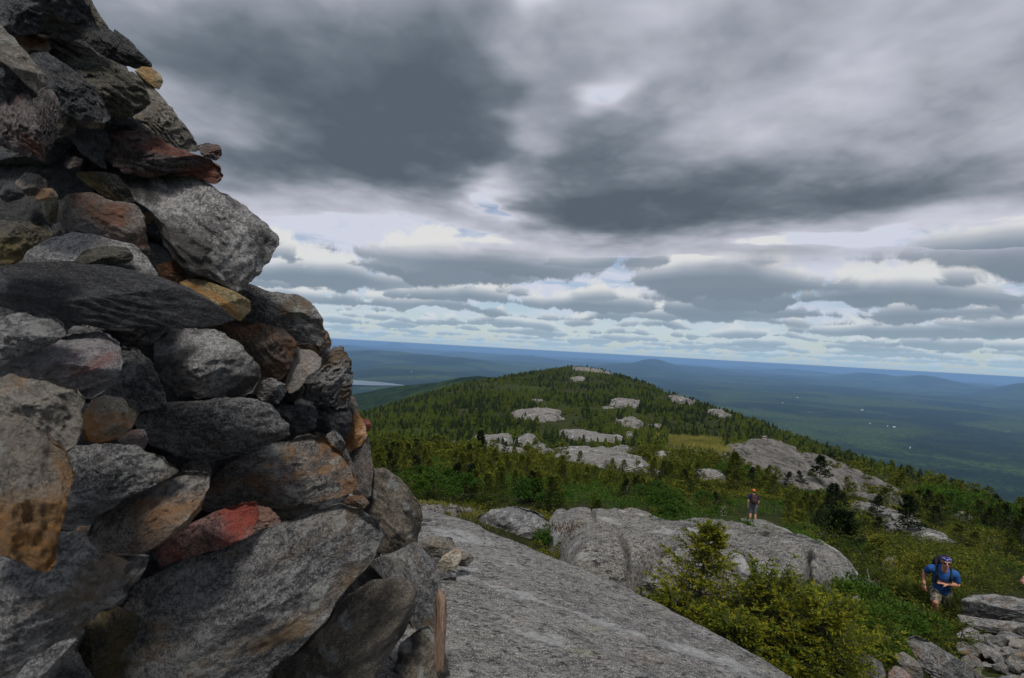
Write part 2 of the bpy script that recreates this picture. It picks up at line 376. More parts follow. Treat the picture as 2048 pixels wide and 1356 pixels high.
# named hills: photo px of the top, photo py of the top, distance, half width px, half depth m
hills = [(820,736,8600,105,1300),(690,739,9200,60,1300),(735,705,14500,75,2500),(855,713,13500,80,2300),(660,700,19000,60,3000),(950,727,12500,60,1700),(700,694,30000,70,5000),
         (790,688.5,62000,22,6000),(770,693,52000,70,7000),(900,704,34000,90,5000),(1060,714,26000,70,4500),(1310,725,19500,52,2600),(1250,731,16500,70,2600),(1420,736,24000,80,4000),
         (1600,743,33000,90,4000),(1740,752,23000,70,3500),(1860,762,19000,70,3000),(2060,769,13500,80,2500),(1150,716,52000,60,7000),(1500,736,48000,60,7000),(560,690,40000,80,7000)]
def z_far(x, y):
    r = np.hypot(x, y); az = np.arctan2(x, y)
    amp = 26 + 190 * smooth(r, 7000, 30000)
    z = -505 + amp * fbm(x / 2600.0, y / 2600.0, oct=4, seed=3) + 8 * fbm(x / 500, y / 500, oct=3, seed=9) + 70 * smooth(r, 20000, 60000) * fbm(x / 9000, y / 9000, oct=2, seed=5)
    for (px, py, d, wpx, dep) in hills:
        q = P(px, py, d); rr = math.hypot(q[0], q[1]); a0 = math.atan2(q[0], q[1])
        top = (q[2] + rr * rr / (2 * R_P) + 500) * 1.3
        wa = wpx / 1000.0 * math.cos(a0) ** 2
        t = ((az - a0) / wa) ** 2; s = ((r - rr) / dep) ** 2
        z = z + top * np.exp(-t - s) * (1 + 0.10 * fbm(x / 900, y / 900, oct=3, seed=int(px)))
    # lake basin
    q = LAKE; u = ((x - q[0]) / q[3]) ; v = ((y - q[1]) / q[4])
    z = np.where(u * u + v * v < 1.6, np.minimum(z, q[2] - 6 + 14 * smooth(u * u + v * v, 0.9, 1.6)), z)
    return z - r * r / (2 * R_P)
_lc = P(716, 765.5, 5900.0)
LAKE = (_lc[0] - 500, _lc[1], -500.0, 1010.0, 330.0)
def z_ground(x, y):
    x = np.asarray(x, float); y = np.asarray(y, float)
    r = np.hypot(x, y); t = smooth(r, 1700, 2900)
    zn = z_near(x, y); zn = np.where(r > 3000, -480, zn)
    zn = zn + smooth(r, 15, 120) * 1.1 * fbm(x / 17, y / 17, oct=3, seed=21) + smooth(r, 200, 700) * 4 * fbm(x / 90, y / 90, oct=3, seed=22) + smooth(r, 4, 15) * 0.22 * fbm(x / 2.2, y / 2.2, oct=3, seed=23)
    return zn * (1 - t) + z_far(x, y) * t
def ray_hit(px, py, off=0.0, dmin=4.0, dmax=900.0):
    if off > 0:
        q0 = ray_hit(px, py, 0.0, dmin, dmax)
        if q0 is None: q0 = ray_hit(px, py + 5, 0.0, dmin, dmax)
        if q0 is None: return None
        dmin = max(dmin, float(q0 @ fwd) * .6)
    ds_ = np.exp(np.linspace(math.log(dmin), math.log(dmax), 420))
    q = P(np.full(420, px), np.full(420, py), ds_)
    g_ = z_ground(q[:, 0], q[:, 1]) + off
    below = np.where(q[:, 2] < g_)[0]
    if len(below) == 0: return None
    k = below[0]
    if k == 0: return q[0]
    a = q[k - 1, 2] - g_[k - 1]; b = g_[k] - q[k, 2]
    t = a / (a + b + 1e-9); return q[k - 1] * (1 - t) + q[k] * t

# --- ground material of the ridge: dark duff, moss and low scrub
M_ridge, w = new_mat('ridge_ground')
gp = w.n.new('ShaderNodeNewGeometry').outputs['Position']
a = w.noise(gp, 0.35, 6, 0.62); b = w.noise(gp, 3.5, 6, 0.7); c_ = w.noise(gp, 0.03, 4, 0.6)
col = w.mix(w.step(a, 0.35, 0.65), (.014, .020, .006), (.034, .042, .010))
col = w.mix(w.step(b, 0.5, 0.72), col, (.075, .060, .028))
col = w.mix(w.step(c_, 0.45, 0.65, 0, .6), col, (.035, .055, .010))
finish(M_ridge, w, col, 0.95, w.m('ADD', a, b), 0.8, 0.25, 0.1)
# --- valley: forest canopy with fields, and sunlit patches painted into the colour
M_valley, w = new_mat('valley_forest')
gp = w.n.new('ShaderNodeNewGeometry').outputs['Position']
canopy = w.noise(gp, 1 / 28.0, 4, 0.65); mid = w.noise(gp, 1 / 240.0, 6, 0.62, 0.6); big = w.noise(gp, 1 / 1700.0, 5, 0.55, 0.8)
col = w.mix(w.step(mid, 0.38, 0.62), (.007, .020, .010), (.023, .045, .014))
col = w.mix(w.step(big, 0.46, 0.60, 0, .85), col, (.068, .108, .022))  # broad lighter green areas: sunlight through cloud gaps, put into the base colour
col = w.mix(w.step(canopy, 0.42, 0.58, 0, .8), col, (.003, .009, .005))
fld = w.m('MULTIPLY', w.step(w.noise(w.v('MULTIPLY', gp, (1, 1, 0)), 1 / 420.0, 3, 0.5, 0.9), 0.665, 0.69), w.step(w.noise(gp, 1 / 2600.0, 2), 0.47, 0.56))
col = w.mix(w.m('MULTIPLY', fld, .8), col, (.110, .135, .045))
finish(M_valley, w, col, 0.95, w.m('ADD', canopy, w.m('MULTIPLY', mid, 3.0)), 1.0, 16.0, 0.05)

az = np.concatenate([np.linspace(-180, -62, 50)[:-1], np.linspace(-62, 62, 830), np.linspace(62, 180, 50)[1:-1]]) * math.pi / 180
def polar(r0_, r1_, n):
    rr = np.exp(np.linspace(math.log(r0_), math.log(r1_), n))
    return np.outer(rr, np.sin(az)), np.outer(rr, np.cos(az))
gx, gy = polar(1.2, 860, 400)
gz = z_ground(gx, gy)
V = np.stack([gx, gy, gz], -1).reshape(-1, 3)
F = grid_faces(400, len(az), True)
cen = np.array([[0, 0, float(z_ground(np.array([0.0]), np.array([0.0]))[0])]])
V2 = np.concatenate([V, cen]); nc = len(az)
tri = np.stack([np.full(nc, len(V)), (np.arange(nc) + 1) % nc, np.arange(nc)], -1)
tag(mesh_np('mountain_slope', V2, [F[:, ::-1], tri[:, ::-1]], [M_ridge]), kind='structure')
gx, gy = polar(860, 115000, 440)
gz = z_ground(gx, gy)
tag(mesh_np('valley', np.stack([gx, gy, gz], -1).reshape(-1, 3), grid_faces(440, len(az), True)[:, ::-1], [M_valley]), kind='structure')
# lake
M_lake, w = new_mat('lake_water'); gp = w.n.new('ShaderNodeNewGeometry').outputs['Position']
finish(M_lake, w, (.10, .12, .14), 0.28, w.noise(gp, 1 / 12.0, 3, 0.6), 0.35, 1.5, 0.5)
ang = np.linspace(0, 2 * math.pi, 96, endpoint=False)
rad = 1.03 + 0.12 * vn(np.cos(ang) * 2 + 4, np.sin(ang) * 2, seed=4)
lv = np.stack([LAKE[0] + LAKE[3] * rad * np.cos(ang), LAKE[1] + LAKE[4] * rad * np.sin(ang), np.full(96, LAKE[2] - LAKE[1] ** 2 / (2 * R_P) - 1.0)], -1)
lv = np.concatenate([lv, [[LAKE[0], LAKE[1], lv[0, 2]]]])
tag(mesh_np('lake', lv, np.stack([np.arange(96), (np.arange(96) + 1) % 96, np.full(96, 96)], -1), [M_lake]), kind='structure')
# ------------------------------------------------------------------ stones
G = lambda v: (v, v, v)
RM = {
 'grey':   rock_mat('stone_grey', (.105,.106,.110), (.43,.425,.42), stain=(.22,.16,.10), s_amt=.25, lichen=.5, streak=1.2, contrast=1.1, spots=.55),
 'schist': rock_mat('stone_schist', (.070,.073,.080), (.40,.395,.39), (.22,.15,.08), .3, .5, 1.9, spots=.6, contrast=1.15),
 'pale':   rock_mat('stone_pale', (.20,.196,.196), (.68,.665,.66), (.06,.056,.052), .50, .25, 1.3, spots=.7, contrast=1.3),
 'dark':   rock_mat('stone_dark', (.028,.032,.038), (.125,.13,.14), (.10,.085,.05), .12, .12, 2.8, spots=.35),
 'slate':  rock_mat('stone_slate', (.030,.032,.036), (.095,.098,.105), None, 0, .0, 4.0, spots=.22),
 'mottle': rock_mat('stone_mottled', (.045,.05,.057), (.38,.38,.38), (.10,.09,.075), .25, .85, 1.3, spots=.6, lich_col=(.40,.42,.43)),
 'olive':  rock_mat('stone_olive', (.045,.045,.04), (.19,.175,.13), (.20,.15,.05), .35, .15, 4.5, spots=.4),
 'rust':   rock_mat('stone_rust', (.10,.085,.072), (.26,.20,.155), (.26,.11,.045), .45, .15, 2.6, spots=.35),
 'rustg':  rock_mat('stone_rust_grey', (.10,.095,.09), (.33,.30,.27), (.24,.10,.05), .30, .25, 1.5, spots=.3),
 'redrk':  rock_mat('stone_red_dark', (.055,.05,.052), (.27,.235,.225), (.26,.075,.035), .38, .15, 4.0, spots=.45),
 'red':    rock_mat('stone_red', (.13,.065,.06), (.46,.27,.24), (.44,.085,.055), .62, .0, 1.3, spots=.45),
 'redst':  rock_mat('stone_red_streak', (.15,.15,.16), (.44,.42,.43), (.34,.075,.05), .12, .1, 4.0, spots=.35),
 'orange': rock_mat('stone_orange', (.46,.37,.25), (.78,.72,.60), (.62,.26,.06), .42, .15, 1.5, spots=.3),
 'tanor':  rock_mat('stone_ochre', (.14,.125,.11), (.32,.285,.235), (.42,.20,.045), .5, .2, 1.2, spots=.3),
 'yellow': rock_mat('stone_yellow', (.26,.20,.09), (.58,.47,.26), (.50,.24,.06), .35, .0, 1.5, spots=.6, crack=.1),
 'tan':    rock_mat('stone_tan', (.17,.16,.14), (.40,.37,.32), (.34,.22,.11), .18, .2, 1.5, spots=.35),
 'pink':   rock_mat('stone_pink', (.24,.19,.18), (.48,.42,.40), (.40,.20,.13), .4, .1, 1.6, spots=.35),
 'greyor': rock_mat('stone_grey_rust', (.085,.082,.080), (.40,.37,.34), (.38,.20,.08), .42, .45, 1.6, spots=.6, contrast=1.15),
 'lich':   rock_mat('stone_lichen', (.10,.09,.075), (.34,.29,.22), (.04,.04,.042), .4, .75, 2.0, spots=.5, lich_col=(.38,.40,.39)),
 'pearl':  rock_mat('stone_pearl', (.30,.28,.26), (.50,.46,.42), (.32,.14,.05), .28, .0, 2.0, spots=.15, crack=.2),
}
stone_n = [0]
def stone(mat, ang, poly, d, thick=0.5, label=None, cat='stone', name='cairn_stone', group='stones piled in the cairn', tilt=0.0, rough=1.0,
          nphi=150, facets=12, box=2.8, strata=0.0, mats=None, seed=None, back=1.0, jag=1.0):
    """closed stone whose face is the traced outline; d = distance of its rim, thick = half thickness / smaller half width,
    tilt = extra metres of depth from bottom to top of the stone"""
    stone_n[0] += 1; sd_ = seed or stone_n[0] * 17
    r_ = np.random.default_rng(sd_)
    q = np.array(poly, float); c0 = q.mean(0)
    x1, y1 = q[:, 0], q[:, 1]; x2, y2 = np.roll(x1, -1), np.roll(y1, -1)
    cr = x1 * y2 - x2 * y1; A = cr.sum() / 2
    if abs(A) > 1: c0 = np.array([((x1 + x2) * cr).sum(), ((y1 + y2) * cr).sum()]) / (6 * A)
    w_, h_ = np.ptp(q[:, 0]) / 2, np.ptp(q[:, 1]) / 2
    # corner-cut the outline once so that corners are worn but still there
    qq = []
    for i in range(len(q)):
        a_, b_ = q[i], q[(i + 1) % len(q)]
        qq += [a_ * .91 + b_ * .09, a_ * .09 + b_ * .91]
    qq = np.array(qq)
    # true small half width
    cov = np.cov(qq.T); ev = np.sqrt(np.maximum(np.linalg.eigvalsh(cov), 1)) * 1.45
    mpp = d / F_PX; small, large = ev[0] * mpp, ev[1] * mpp
    phi = np.linspace(0, 2 * math.pi, nphi, endpoint=False)
    # distribute along the arc length of the outline rather than by angle
    seg = np.linalg.norm(np.roll(qq, -1, 0) - qq, axis=1); cum = np.concatenate([[0], np.cumsum(seg)])
    tt = np.linspace(0, cum[-1], nphi, endpoint=False)
    ext = np.concatenate([qq, qq[:1]])
    bx_ = np.interp(tt, cum, ext[:, 0]); by_ = np.interp(tt, cum, ext[:, 1])
    T = thick * (small * 0.8 + large * 0.2)
    nf, nb = int(nphi * 0.30), int(nphi * 0.10)
    sf = np.sin(np.linspace(0, math.pi / 2, nf + 1)); sb = np.sin(np.linspace(math.pi / 2, 0, nb + 1))[1:]
    s = np.concatenate([sf, sb]); side = np.concatenate([np.ones(nf + 1), -back * np.ones(nb)])
    S, B = np.meshgrid(s, np.arange(nphi), indexing='ij')
    X = (c0[0] + (bx_[B] - c0[0]) * S) ; Y = (c0[1] + (by_[B] - c0[1]) * S)
    lx = (X - c0[0]) * mpp; ly = -(Y - c0[1]) * mpp
    Z = T * np.power(np.clip(1 - S ** box, 0, 1), 1 / 2.0) * side[:, None]
    # broken faces: cut the front with random planes
    ex, ey = max(w_ * mpp, 1e-3), max(h_ * mpp, 1e-3)
    for k in range(facets):
        th = r_.uniform(0, 2 * math.pi); sl = r_.uniform(0.25, 1.1)
        nx, ny = math.cos(th) * sl / ex * T, math.sin(th) * sl / ey * T
        hk = T * r_.uniform(0.50, 1.0)
        cut = hk - nx * lx - ny * ly
        Z = np.where(side[:, None] > 0, np.where(Z > cut, cut * 0.97 + Z * 0.03, Z), Z)
    Z = np.where(side[:, None] > 0, np.maximum(Z, -0.3 * T * S), Z)
    # grain frame
    ca, sa = math.cos(math.radians(ang)), math.sin(math.radians(ang))
    gx_, gy_ = lx * ca + ly * sa, -lx * sa + ly * ca
    sc = 1.0 / max(large, 0.02)
    o1 = r_.uniform(0, 50, 3)
    n1 = fbm(gx_ * sc * 1.1 + o1[0], gy_ * sc * 2.2 + o1[1], Z * sc * 2.0 + o1[2], oct=4, gain=.5, seed=sd_)
    n2 = fbm(gx_ * 14 + o1[1] + n1 * .8, gy_ * 26 + o1[2] + n1 * 1.6, Z * 24, oct=4, gain=.62, seed=sd_ + 5)
    n3 = fbm(gx_ * 55 + o1[0], gy_ * 90, Z * 90, oct=2, gain=.6, seed=sd_ + 9)
    n4 = fbm(gx_ * sc * 3.2 + o1[2], gy_ * sc * 5.5 + o1[0], Z * sc * 5 + o1[1], oct=3, gain=.5, seed=sd_ + 3, ridged=True)
    disp = rough * (0.10 * small * n1 + 0.075 * small * n4 + 0.0050 * min(1.8, small / 0.05) * n2 + 0.0016 * n3)
    if strata:
        lay = gy_ / (small * 0.34) + n1 * 2.6 + 1.3 * fbm(gx_ * sc * 2.2 + 9, gy_ * sc * 3.0, Z * sc * 2, oct=3, seed=sd_ + 31)
        saw = lay - np.floor(lay)
        disp = disp + strata * small * 0.10 * (smooth(saw, 0, .8) - 0.5) * (1 if True else 0)
    rim = S * smooth(S, 0.5, 1.0)
    nxn = np.where(rim > 0, (X - c0[0]), 0); nyn = (Y - c0[1]); ln = np.hypot(nxn, nyn) + 1e-6
    X = X + nxn / ln * disp / mpp * rim * jag; Y = Y + nyn / ln * disp / mpp * rim * jag
    Z = Z + disp * side[:, None] * (1 - 0.7 * rim)
    dep = d - Z + tilt * (c0[1] - Y) / (2 * h_ + 1e-6)
    W3 = P(X, Y, dep)
    W3 = W3.reshape(-1, 3)
    # collapse first and last ring into poles
    nrow = len(s); W3 = W3.reshape(nrow, nphi, 3)
    front = W3[0].mean(0); backp = W3[-1].mean(0)
    body = W3[1:-1].reshape(-1, 3); nr_ = nrow - 2
    Fq = grid_faces(nr_, nphi, True)
    j = np.arange(nphi); j2 = (j + 1) % nphi
    fi, bi = len(body), len(body) + 1
    t1 = np.stack([np.full(nphi, fi), j2, j], -1); t2 = np.stack([np.full(nphi, bi), (nr_ - 1) * nphi + j, (nr_ - 1) * nphi + j2], -1)
    V_ = np.concatenate([body, [front, backp]])
    ctr = P(c0[0], c0[1], d)
    ax = ca * right + sa * up; ay = -sa * right + ca * up; az_ = -fwd
    Rm = np.stack([ax, ay, az_], 0)            # rows: local axes
    L = (V_ - ctr) @ Rm.T
    # orientation: outline in photo pixels may run either way
    flip = A > 0
    if flip: fs = [Fq, t1, t2]
    else: fs = [Fq[:, ::-1], t1[:, ::-1], t2[:, ::-1]]
    o = mesh_np(name, L, [fs[0], np.concatenate(fs[1:])], mats or [RM[mat]])
    M4 = Matrix.Identity(4)
    for i in range(3):
        M4[i][0] = ax[i]; M4[i][1] = ay[i]; M4[i][2] = az_[i]; M4[i][3] = ctr[i]
    o.matrix_world = M4
    if label: tag(o, label, cat, group)
    return o
def cdep(x, y):
    return 0.86 + 1.22 * (np.clip(x, 0, None) / 800.0) ** 1.15 + 0.5 * (1 - y / 1356.0)
def sil(x, y): return 0
# (material, grain angle, depth offset, thickness, label, outline, extras)
ST = [
 ('dark', -22, .02, .8, 'big dark overhanging stone, topmost at the upper left corner of the cairn', [(-80,-80),(110,-60),(165,-5),(192,42),(200,60),(165,80),(110,78),(60,62),(20,66),(-80,60)], dict(strata=.5)),
 ('lich', -55, .16, .5, 'thin slanting slab edge with a white lichen spot on the upper skyline', [(110,-60),(165,-50),(184,5),(202,34),(218,56),(207,64),(185,46),(150,5)], {}),
 ('slate', -60, .12, .7, 'small smooth wedge under the topmost stone, left of the black wedge on the skyline', [(168,82),(190,60),(208,48),(226,62),(238,82),(233,112),(222,122),(198,104)], {}),
 ('slate', -35, .16, .8, 'black pointed wedge on the skyline directly above the round tan stone', [(228,58),(250,74),(285,108),(304,127),(302,136),(270,137),(240,127),(220,116),(230,90)], {}),
 ('olive', -28, .02, .8, 'large layered grey stone with ragged yellowish edge below the topmost stones', [(50,90),(90,76),(130,78),(170,92),(205,112),(245,138),(272,150),(292,178),(300,207),(270,226),(235,235),(212,215),(190,180),(150,150),(90,118)], dict(strata=1.0)),
 ('dark', -40, -.03, .7, 'dark leaf shaped slab pointing down right beneath the large layered stone', [(55,100),(92,103),(150,143),(192,175),(224,238),(213,247),(170,241),(120,226),(95,186),(72,150)], dict(strata=.5)),
 ('yellow', -40, .07, .8, 'round tan stone poking out on the upper skyline', [(268,142),(285,133),(305,135),(322,150),(327,165),(318,180),(300,172),(283,157)], dict(rough=.4, facets=3)),
 ('tan', -48, .06, .8, 'long brown slab leaning steeply down along the upper skyline', [(262,144),(288,156),(312,180),(338,215),(370,250),(392,285),(397,300),(375,303),(350,292),(310,274),(282,256),(268,232),(295,215),(300,203),(288,178)], dict(strata=.8)),
 ('slate', -30, .10, .5, 'small black stone wedged under the long brown leaning slab', [(205,232),(240,236),(275,238),(300,262),(330,285),(290,270),(240,256),(215,258)], {}),
 ('tan', -42, -.16, .7, 'yellowish flat block slanting down from the left edge near the top', [(-60,30),(0,50),(22,73),(56,110),(86,145),(98,160),(93,176),(74,188),(48,165),(15,130),(-60,90)], {}),
 ('dark', -30, -.10, .8, 'dark rounded stone under the yellowish block at the left edge', [(-60,95),(0,104),(35,128),(62,168),(75,192),(40,198),(-20,196),(-60,160)], {}),
 ('redrk', -58, -.08, .7, 'dark reddish veined stone at the left edge, above the blackest hollow', [(-60,210),(0,203),(48,192),(62,205),(76,240),(86,280),(90,326),(75,316),(40,300),(0,287),(-60,265)], dict(strata=.6)),
 ('redrk', -75, -.02, .6, 'narrow upright reddish stone right beside the dark veined one', [(62,200),(85,178),(106,181),(121,215),(118,260),(96,302),(86,320),(80,270),(68,225)], dict(strata=.5)),
 ('olive', 0, .05, .8, 'small olive brown stone in the shadow beside the reddish upright one', [(108,243),(138,229),(153,245),(150,264),(125,272),(107,264)], {}),
 ('slate', -50, .02, .5, 'grey triangular plate tucked left of the red brown skyline slab', [(128,258),(168,257),(212,262),(218,290),(203,302),(213,336),(200,333),(164,306)], {}),
 ('redrk', -14, -.01, .85, 'long red brown slab jutting right to the skyline above the big pale boulder', [(194,292),(204,266),(240,253),(290,260),(330,284),(372,304),(420,317),(444,335),(445,356),(430,371),(400,357),(345,347),(300,352),(250,346),(215,322)], dict(strata=1.0)),
 ('redrk', 0, .03, .8, 'small reddish nub on the skyline above the tip of the red brown slab', [(393,292),(414,286),(440,292),(444,311),(432,321),(405,310)], {}),
 ('pale', -38, -.06, .85, 'biggest pale boulder overhanging the right side of the cairn, blotched with black', [(247,366),(275,352),(310,345),(335,332),(365,334),(400,359),(440,390),(490,415),(530,445),(552,470),(550,491),(531,520),(516,545),(497,556),(490,572),(470,576),(428,556),(380,546),(345,511),(324,456),(298,420),(268,400)], dict(facets=14, tilt=.06)),
 ('olive', -38, .06, .5, 'thin greenish flake slanting down left of the biggest pale boulder', [(149,345),(190,344),(236,352),(256,375),(270,403),(240,402),(204,391),(175,371)], dict(strata=.8)),
 ('dark', -4, .16, .5, 'thin dark purplish plate behind the top of the greenish flake', [(200,345),(250,342),(292,350),(268,368),(245,372),(225,355)], {}),
 ('rustg', -25, -.02, .8, 'blocky rust and grey stone left of the biggest pale boulder', [(108,412),(130,392),(150,385),(185,388),(215,400),(266,405),(286,425),(296,480),(299,508),(270,502),(215,482),(160,472),(124,461),(104,440)], dict(facets=14)),
 ('olive', -60, .07, .8, 'small greenish grey stone at the left end of the blocky rust stone', [(82,405),(100,398),(118,404),(110,455),(92,442)], {}),
 ('rustg', 0, .0, .8, 'tiny rounded pinkish pebble above the arched pale stone', [(103,450),(120,444),(136,460),(122,473),(104,469)], dict(rough=.4, facets=3)),
 ('olive', 5, -.08, .8, 'dark olive brown stone at the left edge above the arched pale stone', [(-60,446),(0,444),(60,443),(96,450),(106,470),(60,497),(40,522),(0,530),(-60,520)], {}),
 ('pale', -8, .02, .8, 'arched pale stone lying on the great dark slab, with an oval stone before it', [(32,526),(60,495),(105,475),(150,467),(200,474),(270,490),(297,520),(318,552),(260,575),(150,560),(50,545)], dict(facets=10, rough=.7)),
 ('olive', 6, -.09, .6, 'small oval tan stone in front of the arched pale stone', [(148,521),(170,501),(215,492),(256,495),(267,514),(257,530),(200,529),(165,527)], dict(rough=.7)),
 ('slate', -12, -.12, .55, 'great smooth blackish slab lying across the cairn like an upturned boat', [(-90,520),(0,526),(60,524),(140,526),(210,533),(300,548),(370,572),(420,600),(474,638),(440,649),(380,656),(300,655),(240,664),(180,652),(130,642),(60,630),(0,612),(-90,600)], dict(facets=4, rough=.6, strata=.25)),
 ('rust', 0, .10, .8, 'small dark reddish stone wedged beneath the biggest pale boulder', [(312,530),(345,522),(388,545),(402,562),(355,572),(322,557)], {}),
 ('yellow', -28, -.09, .85, 'rounded yellow ochre stone beside the right tip of the great dark slab', [(357,566),(380,556),(410,560),(470,583),(500,601),(502,620),(480,642),(450,625),(405,592)], dict(rough=.45, facets=3)),
 ('grey', -22, .05, .85, 'broad grey boulder with shining mica under the biggest pale one, on the right skyline', [(462,572),(500,568),(540,585),(590,590),(622,606),(646,640),(652,665),(640,692),(600,682),(540,670),(488,645),(480,610)], dict(facets=13)),
 ('rust', -70, .14, .8, 'dark brown stone on the skyline at the foot of the mica boulder', [(590,690),(635,652),(655,664),(663,688),(652,706),(622,704)], {}),
 ('rust', -55, .0, .8, 'large rusty brown stone in the middle right, left of the tan triangular one', [(438,650),(470,641),(530,650),(572,660),(592,682),(590,710),(577,742),(560,758),(530,756),(495,705),(458,672)], dict(facets=13)),
 ('tanor', 0, .12, .8, 'tiny brown stone peeping above the tan triangular one', [(600,694),(625,691),(640,705),(632,718),(610,710)], {}),
 ('pearl', 55, -.05, .75, 'smooth tan triangular stone standing on its point', [(574,752),(585,716),(600,698),(620,698),(643,716),(641,736),(616,756),(596,781),(579,788),(567,771)], dict(rough=.4, facets=4)),
 ('schist', 28, .04, .8, 'grey finely layered block with a sharp corner on the right skyline', [(572,796),(612,740),(642,704),(682,700),(698,716),(700,740),(698,790),(696,814),(640,812),(600,806)], dict(strata=1.3, facets=10)),
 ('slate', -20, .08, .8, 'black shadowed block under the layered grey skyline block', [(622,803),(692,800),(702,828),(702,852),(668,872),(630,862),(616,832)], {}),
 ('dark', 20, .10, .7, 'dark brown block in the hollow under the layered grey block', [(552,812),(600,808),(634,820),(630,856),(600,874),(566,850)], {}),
 ('pale', 20, -.05, .9, 'big rounded pale grey stone in the middle of the cairn', [(309,692),(325,666),(350,654),(392,657),(440,660),(482,690),(517,732),(522,756),(506,786),(470,797),(420,797),(368,793),(333,776),(311,736)], dict(facets=13, rough=.8)),
 ('grey', 10, -.08, .8, 'dull grey stone at the left edge just below the great dark slab', [(-90,640),(0,640),(40,628),(86,628),(127,645),(132,665),(110,686),(60,702),(20,716),(-90,722)], {}),
 ('redst', 18, -.08, .85, 'light purplish grey stone with a bright red streak near the left edge', [(-90,745),(0,735),(50,700),(110,676),(152,664),(200,661),(236,680),(247,710),(236,746),(206,782),(178,797),(128,783),(60,767),(-90,765)], dict(facets=13)),
 ('mottle', -55, .04, .8, 'dark stone with a grey lichen patch between the red streaked and the rounded pale stones', [(206,790),(236,745),(245,690),(277,700),(302,732),(328,790),(330,812),(270,825),(215,808)], {}),
 ('tan', -35, -.16, .8, 'grey tan flat topped stone at the left edge above the ochre stained one', [(-90,762),(0,758),(30,751),(90,760),(152,775),(167,800),(167,850),(152,886),(130,902),(90,888),(50,860),(0,856),(-90,860)], dict(facets=12)),
 ('orange', 10, -.07, .85, 'small bright orange and cream stone', [(164,836),(184,801),(205,794),(246,800),(275,826),(262,850),(241,876),(206,887),(169,876)], dict(facets=12)),
 ('pink', 0, -.03, .8, 'little pinkish stone right below the bright orange one', [(236,882),(258,862),(286,859),(297,880),(287,899),(261,897)], {}),
 ('mottle', 8, -.06, .9, 'long dark mottled boulder with grey lichen in the centre of the cairn', [(266,842),(318,816),(350,805),(400,804),(450,796),(502,799),(542,810),(572,850),(578,871),(540,887),(480,907),(420,920),(360,912),(308,892),(284,866)], dict(facets=14, rough=1.2)),
 ('pale', 0, -.03, .85, 'small pale pitted stone left of the tan triangular one', [(513,766),(540,756),(568,767),(573,785),(556,806),(534,807),(514,791)], dict(facets=10)),
 ('tanor', -70, -.26, .6, 'big upright ochre stained stone at the left edge', [(-90,846),(0,848),(40,844),(90,866),(132,905),(142,940),(132,1000),(117,1060),(107,1122),(86,1138),(40,1122),(-90,1080)], dict(facets=13)),
 ('schist', 8, -.09, .85, 'dark grey streaked stone right of the big ochre stained one', [(130,985),(132,930),(140,893),(200,887),(270,894),(332,914),(353,945),(310,968),(240,1000),(190,1034),(150,1045),(118,1045)], dict(facets=12, strata=.4)),
 ('greyor', 35, -.14, .8, 'speckled rough stone rising to the right, above the left foreground boulder', [(166,1088),(184,1050),(230,1008),(290,973),(372,943),(412,949),(422,970),(402,1012),(370,1052),(330,1082),(280,1108),(230,1122),(184,1118)], dict(facets=14, rough=1.3)),
 ('greyor', 14, -.06, .8, 'broad grey wedge with an orange upper edge above the pale thin flake', [(402,1014),(414,970),(450,934),(520,898),(580,879),(622,869),(652,875),(682,900),(707,940),(711,970),(700,987),(640,1002),(580,1014),(520,1020),(470,1014),(418,1024)], dict(facets=13, strata=.4)),
 ('grey', -50, -.02, .8, 'little smooth grey stone on the right end of the broad grey wedge', [(651,870),(668,860),(684,873),(692,890),(680,907),(658,896)], dict(rough=.4, facets=3)),
 ('grey', -70, .02, .6, 'narrow grey sliver below the little smooth stone', [(678,905),(693,897),(706,930),(712,965),(704,985),(690,950)], {}),
 ('orange', 40, .10, .8, 'orange brown block on the right skyline below the black shadowed block', [(680,895),(700,868),(704,836),(712,818),(730,848),(734,872),(722,890),(694,908)], {}),
 ('tan', 80, .16, .8, 'narrow pale stone on the skyline under the layered grey block', [(694,790),(706,790),(717,812),(720,832),(706,842),(692,816)], {}),
 ('red', 0, .10, .8, 'small red stone sticking out alone on the right skyline', [(714,842),(724,837),(737,839),(744,849),(739,861),(724,868)], dict(rough=.4)),
 ('rustg', 80, .12, .7, 'upright rust mottled slab on the skyline left of the large tan boulder', [(694,915),(736,873),(742,902),(745,945),(742,990),(722,1003),(703,987),(710,950)], {}),
 ('lich', -50, .12, .8, 'large tan boulder spotted with lichen at the lower right skyline', [(730,950),(744,936),(770,940),(802,965),(836,1008),(844,1050),(832,1090),(802,1112),(770,1114),(744,1085),(730,1030)], dict(facets=13)),
 ('rust', 0, .0, .8, 'small rust red stone wedged in at the right end of the giant lower slab', [(686,1000),(704,990),(726,992),(738,1006),(726,1020),(700,1020)], {}),
 ('red', 24, -.14, .8, 'bright brick red stone lying on the giant lower slab', [(308,1102),(340,1069),(400,1038),(470,1011),(511,1004),(521,1030),(501,1072),(440,1098),(380,1114),(328,1132)], dict(facets=13, rough=1.3)),
 ('pink', 10, -.13, .8, 'small pinkish stone with a rusty top right of the brick red one', [(506,1012),(540,1019),(562,1040),(557,1062),(522,1077),(492,1082),(500,1050)], {}),
 ('tan', 4, -.06, .5, 'pale thin flake lying on the top edge of the giant lower slab', [(546,1021),(590,1009),(640,1011),(622,1029),(580,1037),(558,1036)], {}),
 ('schist', 27, -.20, .6, 'giant grey streaked slab filling the bottom of the cairn', [(204,1275),(230,1215),(290,1158),(360,1120),(440,1097),(520,1068),(600,1034),(672,1013),(722,1024),(757,1050),(765,1080),(741,1132),(690,1182),(642,1242),(592,1292),(540,1345),(490,1430),(250,1450),(214,1350)], dict(facets=12, nphi=240, strata=.0, rough=.9)),
